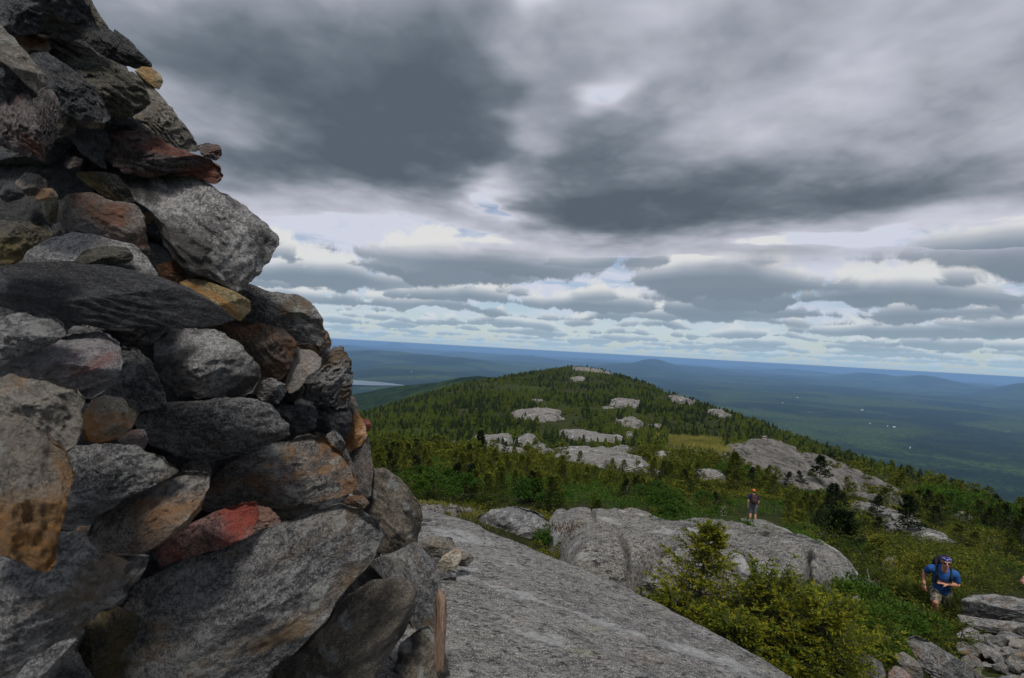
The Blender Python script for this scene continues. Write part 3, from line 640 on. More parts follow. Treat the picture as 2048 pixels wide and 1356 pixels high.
 ('grey', 15, -.10, .8, 'left foreground boulder at the bottom edge, blue grey with ochre specks', [(-120,1050),(0,1055),(100,1060),(172,1072),(192,1112),(292,1112),(282,1142),(241,1192),(160,1254),(80,1305),(0,1345),(-120,1360)], dict(facets=12, nphi=200)),
 ('grey', 30, -.18, .5, 'thin grey slab in the dark gap at the bottom left', [(-20,1420),(60,1320),(142,1268),(158,1274),(122,1312),(70,1370),(30,1430)], {}),
 ('lich', 40, -.22, .6, 'rough tan slab with pale lichen rosettes leaning under the giant slab', [(480,1460),(560,1342),(642,1260),(692,1200),(740,1163),(802,1154),(832,1180),(834,1212),(802,1274),(752,1345),(690,1460)], dict(facets=14, nphi=190, rough=1.3)),
 ('schist', -65, .0, .7, 'smooth blue grey slab in the shade behind the lichen covered slab', [(735,1125),(800,1098),(832,1085),(862,1115),(880,1150),(884,1210),(874,1300),(850,1318),(820,1240),(780,1170)], dict(rough=.5, facets=5)),
 ('lich', 60, -.30, .7, 'tan and grey stone at the bottom edge left of the wooden stake', [(740,1450),(785,1350),(802,1290),(850,1255),(882,1280),(894,1330),(905,1400),(900,1460)], {}),
]
for (mt, an, dd, th, lab, pl, ex) in ST:
    a_ = np.array(pl, float)
    cx, cy = np.clip(a_[:, 0].mean(), 0, 900), np.clip(a_[:, 1].mean(), 0, 1356)
    stone(mt, an, pl, cdep(cx, cy) + dd, th, lab, **ex)
# hidden fill behind the face of the cairn
fr = np.random.default_rng(5)
fill = [(60,20),(150,90),(40,260),(150,200),(230,200),(60,380),(180,310),(300,290),(230,370),(60,470),(320,470),(430,520),(240,560),(90,690),(280,680),(400,690),(520,690),(560,620),(120,600),(420,640),
        (590,740),(660,770),(540,800),(640,850),(300,860),(420,930),(200,900),(560,880),(60,930),(150,1060),(280,1130),(450,1060),(640,1020),(620,950),(720,1060),(180,1300),(60,1250),(100,1380),(600,1200),(760,1200),(700,1120),(330,930),(480,990),(780,1290),(790,1050)]
SY = [-200, 0, 60, 130, 210, 330, 360, 470, 560, 600, 670, 760, 850, 940, 1040, 1120, 1356]; SX = [100, 120, 165, 250, 300, 385, 400, 480, 480, 560, 620, 660, 680, 710, 780, 800, 820]
def silx(yy): return min(np.interp(yy + o_, SY, SX) for o_ in (-30, -15, 0, 15, 30))
for k, (x, y) in enumerate(fill):
    R_ = 95 + 25 * fr.random()
    aa = np.linspace(0, 2 * math.pi, 9, endpoint=False) + fr.random()
    rr = R_ * fr.uniform(.8, 1.15, 9)
    pl = [(min(x + r * math.cos(t), silx(y + .8 * r * math.sin(t)) - 30), y + .8 * r * math.sin(t)) for r, t in zip(rr, aa)]
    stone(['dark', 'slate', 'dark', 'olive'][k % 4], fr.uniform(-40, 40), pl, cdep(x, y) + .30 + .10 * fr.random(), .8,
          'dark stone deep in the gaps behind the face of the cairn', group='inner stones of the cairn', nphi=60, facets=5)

for k in range(34):
    y = -60 + (k // 3) * 130; sil_x = silx(y)
    x = [-0.05, .38, .78][k % 3] * sil_x + fr.uniform(-30, 30); R_ = 150 + 30 * fr.random()
    aa = np.linspace(0, 2 * math.pi, 8, endpoint=False) + fr.random(); rr = R_ * fr.uniform(.85, 1.15, 8)
    pl = [(min(x + r * math.cos(t), silx(y + .85 * r * math.sin(t)) - 50), y + .85 * r * math.sin(t)) for r, t in zip(rr, aa)]
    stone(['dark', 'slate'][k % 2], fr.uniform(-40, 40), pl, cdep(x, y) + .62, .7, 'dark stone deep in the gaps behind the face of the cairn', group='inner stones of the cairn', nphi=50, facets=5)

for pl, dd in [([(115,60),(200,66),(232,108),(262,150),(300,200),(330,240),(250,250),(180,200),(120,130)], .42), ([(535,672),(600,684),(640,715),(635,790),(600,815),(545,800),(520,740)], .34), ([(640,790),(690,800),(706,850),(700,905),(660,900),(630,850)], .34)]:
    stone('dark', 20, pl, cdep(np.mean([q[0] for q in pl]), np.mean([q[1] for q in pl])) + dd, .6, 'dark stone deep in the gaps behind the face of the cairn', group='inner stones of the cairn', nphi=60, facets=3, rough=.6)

sr = np.random.default_rng(31)
for k in range(70):
    y = sr.uniform(60, 1330); x = sr.uniform(10, silx(y) - 25); R_ = sr.uniform(16, 34)
    aa = np.linspace(0, 2 * math.pi, 7, endpoint=False) + sr.random(); rr = R_ * sr.uniform(.75, 1.25, 7)
    stone(['tan', 'rustg', 'grey', 'pale', 'orange', 'dark', 'rust'][k % 7], sr.uniform(-60, 60), [(x + r * math.cos(t), y + .75 * r * math.sin(t)) for r, t in zip(rr, aa)], cdep(x, y) + .10 + .06 * sr.random(), .9,
          'small stone chinked into a gap between the big stones of the cairn', group='small chinking stones of the cairn', nphi=44, facets=5)
# ------------------------------------------------------------------ bedrock
def granite(name, c1, c2, s=1.0, strip=1.0, warm=(.30, .25, .21), mossy=0.0, crw=.016):
    m, w = new_mat(name)
    gp = w.n.new('ShaderNodeNewGeometry').outputs['Position']
    rot = w.n.new('ShaderNodeMapping'); w.put(rot.inputs['Vector'], gp); rot.inputs['Rotation'].default_value = (0, 0, math.radians(-40)); rot.inputs['Scale'].default_value = (strip, 1, 1)
    p = rot.outputs[0]
    big = w.noise(p, 0.9 * s, 5, 0.6, 0.4); mid = w.noise(p, 7 * s, 7, 0.68, 0.3); fine = w.noise(p, 60 * s, 5, 0.75); grit = w.noise(gp, 150 * s, 3, 0.8)
    f = w.m('ADD', w.m('MULTIPLY', w.m('SUBTRACT', big, .5), 1.2), w.m('MULTIPLY', w.m('SUBTRACT', mid, .5), 2.6))
    f = w.m('ADD', f, w.m('MULTIPLY', w.m('SUBTRACT', fine, .5), 6.0)); f = w.m('ADD', f, .5, clamp=True)
    col = w.mix(f, c1, c2)
    col = w.mix(w.step(grit, .52, .62, 0, .8), col, (.50, .49, .47))
    col = w.mix(w.step(w.noise(w.v('ADD', p, (3, 3, 3)), 34 * s, 5, .78), .53, .61, 0, .9), col, (.030, .030, .031))
    # pale lichen crusts with soft ragged borders, warm iron tint in places
    lich = w.noise(w.v('ADD', p, (7, 1, 2)), 2.1 * s, 6, .62, .8)
    col = w.mix(w.m('MULTIPLY', w.step(lich, .57, .62), w.step(fine, .3, .6, .25, .75)), col, (.36, .37, .37))
    col = w.mix(w.step(w.noise(w.v('ADD', p, (1, 9, 2)), 1.6 * s, 6, .65), .58, .70, 0, .55), col, warm)
    lg = w.noise(w.v('ADD', p, (4, 4, 9)), 5 * s, 5, .65, .5)
    col = w.mix(w.step(lg, .62, .68, 0, .5), col, (.26, .27, .17))
    if mossy:
        col = w.mix(w.step(w.noise(gp, .8 * s, 5, .65), .60, .66, 0, mossy), col, (.06, .07, .02))
    cr = w.voro(w.v('ADD', p, w.v('SCALE', w.noise(p, 1.2 * s, 5, .6, color=True), scale=1.1 / s)), .75 * s, 'DISTANCE_TO_EDGE')
    crf = w.step(cr, 0, crw, 1, 0); crf = w.m('MULTIPLY', crf, w.step(w.noise(gp, .5 * s, 2), .45, .6))
    col = w.mix(w.m('MULTIPLY', crf, .8), col, (.02, .02, .018))
    h = w.m('ADD', w.m('MULTIPLY', mid, .9), w.m('MULTIPLY', fine, .30)); h = w.m('ADD', h, w.m('MULTIPLY', grit, .10)); h = w.m('ADD', h, w.m('MULTIPLY', big, 2.0)); h = w.m('SUBTRACT', h, w.m('MULTIPLY', crf, .6))
    return finish(m, w, col, .9, h, 1.0, .05 / s, .25)
M_slab = granite('granite_slab', (.070, .069, .067), (.228, .222, .212), 1.0, .5)
M_out = granite('granite_outcrop', (.052, .050, .047), (.195, .187, .173), .55, .4, mossy=.7, crw=.034)
M_far = granite('granite_far', (.04, .038, .034), (.205, .19, .172), .22, .5, mossy=1.0, crw=.05)
M_str, w = new_mat('granite_ledges'); gp = w.n.new('ShaderNodeNewGeometry').outputs['Position']
q1, q2 = P(1500, 885, 100), P(1780, 1000, 50); SANG = math.atan2(q2[1] - q1[1], q2[0] - q1[0])
u = w.v('DOT_PRODUCT', gp, (math.cos(SANG), math.sin(SANG), 0)); v_ = w.v('DOT_PRODUCT', gp, (-math.sin(SANG), math.cos(SANG), 0))
p = w.xyz(w.m('MULTIPLY', u, .10), v_, 0.0)
a = w.noise(p, .55, 6, .65, .4); b = w.noise(p, 1.7, 5, .7, .3); c_ = w.noise(gp, 4, 5, .7)
f = w.m('ADD', w.m('MULTIPLY', w.m('SUBTRACT', a, .5), 2.5), w.m('MULTIPLY', w.m('SUBTRACT', c_, .5), 2.0)); f = w.m('ADD', f, .5, clamp=True)
col = w.mix(f, (.055, .052, .048), (.215, .20, .182)); col = w.mix(w.step(b, .56, .60, 0, .9), col, (.03, .028, .024))
col = w.mix(w.step(w.noise(p, .8, 4, .6, .6), .60, .63, 0, .9), col, (.030, .036, .010)); finish(M_str, w, col, .9, w.m('ADD', a, b), 1.0, .5)
edge = [(700,1000,5.2),(780,1008,4.9),(840,1019,4.6),(900,1032,4.35),(1000,1062,4.0),(1100,1103,3.7),(1200,1150,3.45),(1300,1203,3.2),(1400,1257,3.0),(1500,1310,2.8),(1590,1358,2.62),(1700,1425,2.45),(1850,1520,2.3)]
ew = np.array([P(e[0], e[1] - 16, e[2]) for e in edge])
ins = np.array([P(1000,1200,2.6),P(1100,1350,1.92),P(1300,1330,2.2),P(880,1090,3.15),P(900,1340,1.93)])
anch = np.array([(-.68,1.6,-1.24),(-1.3,2.6,-1.32),(0,1.1,-1.22),(-1,.8,-1.2),(.8,.8,-1.25),(-.6,3.6,-1.33),(1.5,1.2,-1.38),(-2.5,1.5,-1.3)])
pl_pts = np.concatenate([ew, ins, anch])
qf = lambda x, y: np.stack([x, y, np.ones_like(x), x * x, x * y, y * y], -1)
sol = np.linalg.lstsq(qf(pl_pts[:, 0], pl_pts[:, 1]), pl_pts[:, 2], rcond=None)[0]
print('slab residual', np.round(qf(pl_pts[:, 0], pl_pts[:, 1]) @ sol - pl_pts[:, 2], 3))
spoly = np.concatenate([ew[:, :2] * 0.985, [[3.2, -1], [3.2, -4.5], [-5.5, -4.5], [-5.5, 5.0], [-3.5, 6.2]]])
def nonuni(a, b, fa, fb, fine, coarse):
    return np.unique(np.round(np.concatenate([np.arange(a, fa, coarse), np.arange(fa, fb, fine), np.arange(fb, b, coarse)]), 4))
def z_slab(x, y):
    sd_ = poly_dist(x, y, spoly)
    xc, yc = np.clip(x, -2.2, 3.2), np.clip(y, .6, 5.6)
    z = qf(xc, yc) @ sol - .06 * np.hypot(x - xc, y - yc) + .022 * fbm(x / 1.1, y / 1.1, oct=3, seed=61)
    xr, yr = x * .77 - y * .64, x * .64 + y * .77
    z = z + .012 * fbm(xr * 3.5, yr * 9, oct=5, gain=.55, seed=62) + .010 * fbm(xr * 8, yr * 18, oct=4, gain=.6, seed=64, ridged=True)
    # a sheet of rock has spalled away along the rim
    e = sd_ + .07 * fbm(x * 2.2, y * 2.2, oct=3, seed=63)
    z = z - .014 * smooth(-e, -.30, -.26) - .009 * smooth(-e, -.62, -.60)
    out = np.maximum(0, -(sd_ - .10)); out = out + .06 * smooth(out, 0, .15) * fbm(x * 3, y * 3, oct=3, seed=65)
    return z - 1.35 * out ** 1.9
sx_ = nonuni(-5.9, 3.9, -1.3, 2.9, .016, .12); sy_ = nonuni(-5, 6.9, 1.4, 5.4, .018, .12)
XX, YY = np.meshgrid(sx_, sy_)
sdm = poly_dist(XX, YY, spoly)
ZZ = z_slab(XX, YY)
Fg = grid_faces(len(sy_), len(sx_)); keep = (sdm.reshape(-1)[Fg] > -1.25).all(1)
tag(mesh_np('granite_slab', np.stack([XX, YY, ZZ], -1).reshape(-1, 3), Fg[keep], [M_slab]), kind='structure')

rock_polys = []
def outcrop(poly, h, label, wd=None, mat=None, n=110, strat=0.0, sang=0.0, rough=1.0, dmin=4.5, name='rock_outcrop', seed=1, off=None, en=.75, holes=1.3, cracks=()):
    wp = []
    ys = [p[1] for p in poly]; y0_, y1_ = min(ys), max(ys)
    for (px, py) in poly:
        q = ray_hit(px, py, h * (.1 + .8 * (y1_ - py) / (y1_ - y0_)), dmin)
        if q is None: q = ray_hit(px, py + 4, 0, dmin)
        if q is not None: wp.append(q[:2])
    wp = np.array(wp); rock_polys.append(wp)
    size = math.sqrt(abs(np.ptp(wp[:, 0]) * np.ptp(wp[:, 1])))
    wd = wd or size * .18
    r = np.hypot(wp[:, 0], wp[:, 1]); a = np.arctan2(wp[:, 0], wp[:, 1])
    da, dr = np.ptp(a) * .12 + .002, .10 * np.ptp(np.log(r)) + .01
    aa = np.linspace(a.min() - da, a.max() + da, int(n * 1.5)); lr = np.linspace(np.log(r.min()) - dr, np.log(r.max()) + dr, n)
    A2, R2 = np.meshgrid(aa, np.exp(lr)); X = R2 * np.sin(A2); Y = R2 * np.cos(A2)
    sc = size / 6.0
    sd_ = poly_dist(X, Y, wp) + wd * en * fbm(X / sc / 1.0, Y / sc / 1.0, oct=4, seed=seed * 7)
    if holes: sd_ = sd_ - holes * wd * smooth(fbm(X / size * 5.5, Y / size * 5.5, oct=3, seed=seed + 40), .22, .50)
    t = np.clip(sd_ / wd, 0, 1); prof = np.sqrt(1 - (1 - t) ** 2)
    z0 = z_ground(X, Y)
    c, s_ = math.cos(sang), math.sin(sang); xr, yr = X * c + Y * s_, -X * s_ + Y * c
    rel = h * prof * (1 + .22 * fbm(X / size * 2.5, Y / size * 2.5, oct=3, seed=seed))
    rel += prof * rough * h * (.10 * fbm(xr / size * 7, yr / size * 14, oct=5, gain=.55, seed=seed + 3) + .07 * fbm(xr / size * 9, yr / size * 22, oct=4, gain=.6, seed=seed + 8, ridged=True))
    if strat:
        lay = yr / (size * .075) + 1.6 * fbm(xr / size * 3, yr / size * 6, oct=3, seed=seed + 5); saw = lay - np.floor(lay)
        rel += strat * h * .30 * prof * (smooth(saw, 0, .25) - saw)
    for cpl, cw, cd in cracks:
        wq = [ray_hit(cx_, cy_, h * .9, dmin)[:2] for cx_, cy_ in cpl]; dm = np.full(X.shape, 1e9)
        for (ax_, ay_), (bx2, by2) in zip(wq[:-1], wq[1:]):
            ex_, ey_ = bx2 - ax_, by2 - ay_; tt = np.clip(((X - ax_) * ex_ + (Y - ay_) * ey_) / (ex_ * ex_ + ey_ * ey_ + 1e-9), 0, 1)
            dm = np.minimum(dm, np.hypot(X - ax_ - tt * ex_, Y - ay_ - tt * ey_))
        dm = dm + .06 * fbm(X * 3, Y * 3, oct=3, seed=4)
        rel = rel - cd * np.exp(-(np.maximum(dm, 0) / cw) ** 2)
    Z = np.where(sd_ > 0, z0 + rel, z0 + sd_ * 1.5 - .02)
    Fq = grid_faces(len(lr), len(aa)); kp = (sd_.reshape(-1)[Fq] > -.12 * wd).any(1)
    o = mesh_np(name, np.stack([X, Y, Z], -1).reshape(-1, 3), Fq[kp][:, ::-1], [mat or M_out])
    return tag(o, label, 'rock outcrop', 'bare granite outcrops along the ridge')
OC = [
 ([(1098,1034),(1150,1019),(1220,1014),(1290,1023),(1350,1042),(1450,1050),(1560,1082),(1640,1112),(1700,1142),(1728,1190),(1700,1218),(1650,1200),(1500,1180),(1330,1165),(1240,1158),(1150,1120),(1122,1080)], .6, 'broad whaleback granite outcrop right behind the foreground slab, with a steep cracked front', dict(wd=.6, n=260, seed=11, rough=1.5, strat=.35, sang=-.9, en=.5, holes=0, cracks=[([(1130,1066),(1200,1074),(1245,1088),(1268,1104),(1300,1098),(1345,1094),(1410,1088)], .035, .30), ([(1612,1108),(1622,1135),(1616,1165),(1605,1190)], .035, .28), ([(1330,1046),(1400,1056),(1480,1066),(1560,1092)], .03, .18), ([(1540,1160),(1580,1150),(1616,1165)], .03, .18), ([(1440,1088),(1500,1110),(1545,1140)], .03, .2), ([(1180,1020),(1190,1045),(1240,1060),(1300,1058)], .03, .15)])),
 ([(1400,1060),(1440,1044),(1480,1038),(1530,1038),(1560,1052),(1580,1080),(1540,1090),(1470,1078)], .30, 'low rock ledge on which the hiker with the orange cap stands', dict(wd=.7, seed=12, holes=0)),
 ([(1430,905),(1490,885),(1530,880),(1600,895),(1650,925),(1720,955),(1790,985),(1830,1015),(1780,1020),(1720,985),(1650,975),(1600,975),(1560,968),(1520,940),(1470,925)], 1.2, 'large pale rock shoulder scored by long slanting ledges, right of the middle', dict(wd=4.0, n=190, seed=13, strat=1.0, sang=SANG, rough=1.6, mat=M_str, holes=.8)),
 ([(1752,1035),(1800,1036),(1860,1052),(1898,1075),(1880,1090),(1830,1082),(1780,1060)], .4, 'smooth grey outcrop with a lone small spruce on it, right of the middle', dict(wd=1.3, seed=14)),
 ([(1105,895),(1160,890),(1210,893),(1270,915),(1300,932),(1290,948),(1240,945),(1190,938),(1150,925),(1110,915)], 1.0, 'flat grey outcrop in the middle of the ridge with a pinkish fresh scar', dict(wd=3.0, seed=15, strat=.3)),
 ([(945,872),(990,868),(1030,872),(1022,888),(960,888)], 1.2, 'low rounded outcrop left of the middle, behind the tall dark spruce', dict(wd=2.0, seed=16)),
 ([(1040,868),(1075,868),(1085,885),(1110,905),(1085,912),(1060,898),(1035,885)], 1.3, 'split pale outcrop between the low rounded one and the flat grey one', dict(wd=2.0, seed=17)),
 ([(1012,826),(1040,817),(1090,816),(1118,820),(1120,838),(1085,842),(1050,836)], 1.4, 'rounded pale outcrop halfway up the knob on its left side', dict(wd=3.5, seed=18, mat='f')),
 ([(1115,858),(1150,858),(1185,866),(1215,872),(1250,884),(1235,888),(1190,878),(1140,872)], 1.3, 'long thin outcrop line above the flat grey one', dict(wd=2.2, seed=19)),
 ([(1216,800),(1245,797),(1278,802),(1275,812),(1240,814),(1220,810)], 2.0, 'crumbly pale outcrop halfway up the knob on its right side', dict(wd=4, seed=20, mat='f')),
 ([(1232,835),(1262,832),(1285,842),(1280,856),(1250,850)], 1.4, 'small outcrop just below the crumbly pale one', dict(wd=2.5, seed=21, mat='f')),
 ([(1143,732),(1170,728),(1200,731),(1228,743),(1222,748),(1190,742),(1160,740)], 3.0, 'bare pale rock cap on the very top of the knob', dict(wd=7, seed=22, mat='f')),
 ([(1143,755),(1165,752),(1170,760),(1150,763)], 1.6, 'little bare patch just below the rock cap of the knob', dict(wd=4, seed=23, mat='f')),
 ([(1342,790),(1362,793),(1385,806),(1372,808),(1350,800)], 2.6, 'pale rock band on the right skyline of the knob, upper one', dict(wd=5, seed=24, mat='f')),
 ([(1415,815),(1445,820),(1462,832),(1440,834),(1420,826)], 2.2, 'pale rock band on the right skyline of the knob, lower one', dict(wd=4, seed=25, mat='f')),
 ([(1215,905),(1240,888),(1265,893),(1262,905),(1235,910)], .9, 'short humped rock beside the flat grey outcrop', dict(wd=1.6, seed=26)),
 ([(1380,938),(1430,942),(1460,955),(1440,962),(1400,955)], .8, 'low ledges half hidden by spruces left of the large rock shoulder', dict(wd=1.4, seed=27, strat=.6)),
 ([(848,1004),(900,1008),(932,1016),(915,1026),(870,1022)], .14, 'flat rock with red brown turf beyond the top of the foreground slab', dict(wd=.8, seed=28, dmin=5.5, rough=.5)),
 ([(1630,1068),(1660,1062),(1675,1072),(1650,1082)], .4, 'little rock peeping out of the scrub beside the dark bent spruce', dict(wd=.5, seed=30)),
 ([(1870,1010),(1920,1020),(1950,1040),(1930,1044),(1890,1030)], .5, 'small grey rock among bushes near the right edge', dict(wd=.8, seed=31)),
]
OC += [([(1600,905),(1660,915),(1720,945),(1790,978),(1830,1005),(1812,1012),(1740,975),(1670,942),(1610,925)], .8, 'long narrow ledge running down the right side of the large rock shoulder', dict(wd=1.2, seed=90, strat=1.0, sang=SANG, mat=M_str, holes=.8)),
 ([(1445,895),(1490,882),(1530,876),(1560,880),(1545,890),(1480,900)], .9, 'thin bare crest at the top of the large rock shoulder', dict(wd=1.6, seed=91, mat=M_str)),
 ([(1120,912),(1180,925),(1240,940),(1300,955),(1330,950),(1300,938),(1220,918)], .7, 'dark edged ledge along the near side of the flat grey outcrop', dict(wd=1.4, seed=92)),
 ([(1700,1000),(1760,1012),(1800,1030),(1840,1048),(1815,1052),(1760,1035),(1715,1018)], .5, 'broken grey ledge between the rock shoulder and the smooth outcrop', dict(wd=.9, seed=93, strat=.8, sang=SANG)),
 ([(960,885),(1010,890),(1060,905),(1030,912),(975,900)], .7, 'broken ledge below the low rounded outcrop', dict(wd=1.2, seed=94))]
def blob(cx, cy, rx, ry, k): 
    a_ = np.linspace(0, 2 * math.pi, 9, endpoint=False); r_ = np.random.default_rng(k).uniform(.7, 1.2, 9)
    return [(cx + rx * q * math.cos(t), cy + ry * q * math.sin(t)) for q, t in zip(r_, a_)]
for k, (cx, cy, rx, ry, lab) in enumerate([(1160,862,14,4,'small pale rock patch above the long thin outcrop line'),(1262,868,14,5,'rock patch between the small outcrop and the humped rock'),(1188,905,10,5,'small rock knuckle above the flat grey outcrop'),
     (1415,958,22,5,'pale rock strip half hidden under the broad bushy spruce'),(1330,912,20,6,'low grey rock beneath the squarish block'),(1075,800,14,3,'faint bare streak high on the left side of the knob'),
     (1215,815,12,3,'tiny bare patch left of the crumbly pale outcrop'),(1308,850,12,4,'tiny pale rock right of the small outcrop on the knob'),(1730,1010,26,8,'lower ledge of pale rock hanging below the large rock shoulder'),
     (1690,1025,16,6,'pale rock patch beside the dark pointed spruce'),(1565,1090,12,5,'small pale rock in the scrub right of the hiker in the orange cap'),(1780,1125,16,4,'small rock slab in the scrub above and left of the hiker in blue'),
     (1930,1075,14,6,'dark rock among the bushes above and right of the hiker in blue'),(975,895,14,4,'tiny rock left of the foot of the tall dark spruce'),(905,885,10,3,'small grey rock in the scrub at the far left of the slope')]):
    OC.append((blob(cx, cy, rx, ry, k), .5 if cy < 1000 else .3, lab, dict(seed=60 + k, n=50, mat='f' if cy < 870 else None)))
for (pl, h, lab, ex) in OC:
    if ex.get('mat') == 'f': ex['mat'] = M_far; ex['en'] = 1.1; ex['rough'] = 1.6
    outcrop(pl, h, lab, **ex)
# boulders
def boulder(mt, an, pl, d, th, lab, **k):
    return stone(mt, an, pl, d, th, lab, cat='boulder', name='boulder', group=None, **k)
boulder('mottle', 20, [(955,1034),(985,1020),(1030,1014),(1072,1024),(1098,1046),(1112,1080),(1105,1120),(1040,1115),(985,1080)], 8.6, .9, 'dark lichen crusted boulder just beyond the foreground slab', nphi=180)
boulder('grey', 10, [(1310,905),(1325,902),(1343,905),(1344,920),(1330,926),(1311,922)], 70, .9, 'squarish grey block standing on the flat outcrop in the middle distance')
boulder('grey', 40, [(1682,1330),(1700,1312),(1735,1310),(1762,1325),(1772,1356),(1765,1400),(1690,1400),(1678,1360)], 4.6, .9, 'cracked grey boulder at the bottom edge right of the big foreground shrub', nphi=160)
boulder('schist', -35, [(1812,1280),(1832,1270),(1862,1285),(1900,1310),(1945,1335),(1958,1380),(1900,1400),(1850,1340)], 4.9, .7, 'long pointed grey slab near the bottom right corner', nphi=160, strata=.4)
boulder('tan', -40, [(1788,1312),(1806,1303),(1838,1325),(1850,1350),(1838,1362),(1812,1350)], 4.8, .7, 'small tan slab between the cracked boulder and the long pointed slab')
boulder('pink', 0, [(1776,1345),(1792,1330),(1820,1350),(1830,1380),(1780,1380)], 4.5, .7, 'pinkish stone at the bottom edge beside the cracked boulder')
boulder('grey', 0, [(1283,1160),(1300,1153),(1322,1158),(1325,1172),(1300,1178),(1284,1174)], 6.2, .8, 'small grey stone at the foot of the outcrop left of the big shrub')
boulder('grey', -20, [(1690,1200),(1715,1190),(1735,1222),(1730,1238),(1700,1225)], 7.0, .8, 'stone broken off the right end of the whaleback outcrop')
boulder('grey', 4, [(1922,1200),(1945,1190),(1990,1188),(2050,1200),(2110,1222),(2110,1250),(2040,1246),(1975,1240),(1930,1232)], 8.4, .6, 'pale tilted ledge at the right edge behind the rubble', nphi=170, strata=.8)
boulder('grey', -8, [(1915,1228),(1960,1236),(2040,1246),(2110,1252),(2110,1285),(2040,1276),(1970,1262),(1925,1250)], 7.9, .6, 'long low grey ledge right below the pale tilted one at the right edge', nphi=150, strata=.6)
rr_ = np.random.default_rng(77)
rub = []
for k in range(120):
    px = rr_.uniform(1925, 2130); py = rr_.uniform(1262, 1400)
    d = np.interp(py, [1235, 1356, 1400], [7.9, 5.6, 5.2]) * rr_.uniform(.98, 1.02)
    s = rr_.uniform(12, 34) ; aa = np.linspace(0, 2 * math.pi, 8, endpoint=False) + rr_.random()
    a0 = math.radians(rr_.uniform(-45, 0)); ra = rr_.uniform(.75, 1.2, 8)
    pl = [(px + s * r * math.cos(t) * math.cos(a0) + .5 * s * r * math.sin(t) * math.sin(a0), py - s * r * math.cos(t) * math.sin(a0) + .5 * s * r * math.sin(t) * math.cos(a0)) for t, r in zip(aa, ra)]
    stone(['grey', 'tan', 'schist', 'pale', 'grey'][k % 5], rr_.uniform(-60, 0), pl, d, .9, 'loose grey stone in the rubble at the bottom right corner', group='loose rubble beside the trail', name='rubble_stone', nphi=48, facets=6)
# loose stones on the slab beside the cairn
SS = [
 ('tan', -5, 3.12, [(836,1092),(845,1075),(875,1073),(903,1076),(911,1087),(902,1108),(880,1116),(847,1106)], 'flat rust and grey stone balanced on top beside the cairn, on the foreground slab'),
 ('grey', 0, 3.10, [(838,1112),(862,1112),(872,1124),(870,1142),(850,1140),(838,1128)], 'half hidden grey stone under the flat rust one on the foreground slab'),
 ('orange', 35, 2.98, [(872,1132),(888,1112),(908,1098),(921,1098),(923,1118),(906,1142),(884,1145)], 'pitted cream stone leaning right on the foreground slab'),
 ('tan', 0, 3.05, [(913,1114),(926,1102),(944,1108),(946,1120),(934,1133),(918,1132)], 'small tan stone behind the pitted cream one on the foreground slab'),
 ('mottle', 0, 2.96, [(876,1146),(892,1140),(912,1143),(911,1160),(888,1169),(877,1160)], 'dark speckled stone lying lowest beside the cream one on the slab')]
for mt, an, d, pl, lab in SS:
    stone(mt, an, pl, d * .925, 1.1, lab, group='loose stones on the slab beside the cairn', name='loose_stone', nphi=110)
M_wood, w = new_mat('weathered_wood'); t_ = w.n.new('ShaderNodeTexCoord').outputs['Object']
ps = w.v('MULTIPLY', t_, (.08, 1, 1)); gr = w.noise(ps, 220, 5, .7); col = w.mix(w.step(gr, .35, .65), (.10, .062, .042), (.30, .205, .145))
col = w.mix(w.step(w.noise(ps, 60, 3), .6, .7), col, (.03, .022, .018)); finish(M_wood, w, col, .85, gr, .8, .004)
stone('grey', 88, [(868,1300),(869,1230),(871,1190),(877,1176),(886,1182),(893,1196),(893,1240),(890,1290),(888,1345),(872,1345)], 1.80, .55, 'brown weathered wooden stake standing at the foot of the cairn', cat='stake', name='wooden_stake', group=None, facets=2, rough=.35, mats=[M_wood], nphi=110)
# little trail cairns far off
def trail_cairn(px, py, d, hpx, label, n=4):
    e = bpy.data.objects.new('trail_cairn', None); C.objects.link(e); base = P(px, py, d); e.location = base
    tag(e, label, 'cairn'); bpy.context.view_layer.update()
    y = py
    for k in range(n):
        s = hpx / n * (1.3 - .18 * k); hh = hpx / n
        x = px + rr_.uniform(-.12, .12) * s
        o = stone(['tan', 'grey', 'rustg', 'pink'][k % 4], 0, [(x - s, y - .1 * hh), (x - .7 * s, y - hh), (x, y - 1.1 * hh), (x + .8 * s, y - .95 * hh), (x + s, y - .2 * hh), (x, y + .1 * hh)], d, .9, None, name='stacked_stone', nphi=36, facets=4)
        o.parent = e; o.matrix_parent_inverse = Matrix.Translation(base.tolist()).inverted()
        y -= hh * .95
trail_cairn(1447, 1036, 27.5, 24, 'little stack of stones on the rocks left of the hiker in the orange cap', 4)
trail_cairn(1529, 881, 99, 9, 'tiny stack of stones on the top of the large rock shoulder', 2)
# ------------------------------------------------------------------ foliage materials
def leaf_mat(name, c1, c2, sc=.6, tr=.25):
    m, w = new_mat(name); gp = w.n.new('ShaderNodeNewGeometry').outputs['Position']; oi = w.n.new('ShaderNodeObjectInfo')
    n = w.noise(gp, sc, 3, .6); n2 = w.noise(gp, sc * 9, 3, .6)
    f = w.m('ADD', w.m('MULTIPLY', w.m('SUBTRACT', n, .5), 2.2), w.m('MULTIPLY', w.m('SUBTRACT', n2, .5), 1.6))
    f = w.m('ADD', f, w.m('MULTIPLY', oi.outputs['Random'], .5)); f = w.m('ADD', f, w.m('MULTIPLY', w.m('SUBTRACT', w.noise(gp, .035, 4, .6), .5), 2.4)); f = w.m('ADD', f, .25, clamp=True)
    return finish(m, w, w.mix(f, c1, c2), .75, spec=.12, trans=tr)
M_needle = leaf_mat('spruce_needles', (.020, .035, .006), (.072, .096, .011))
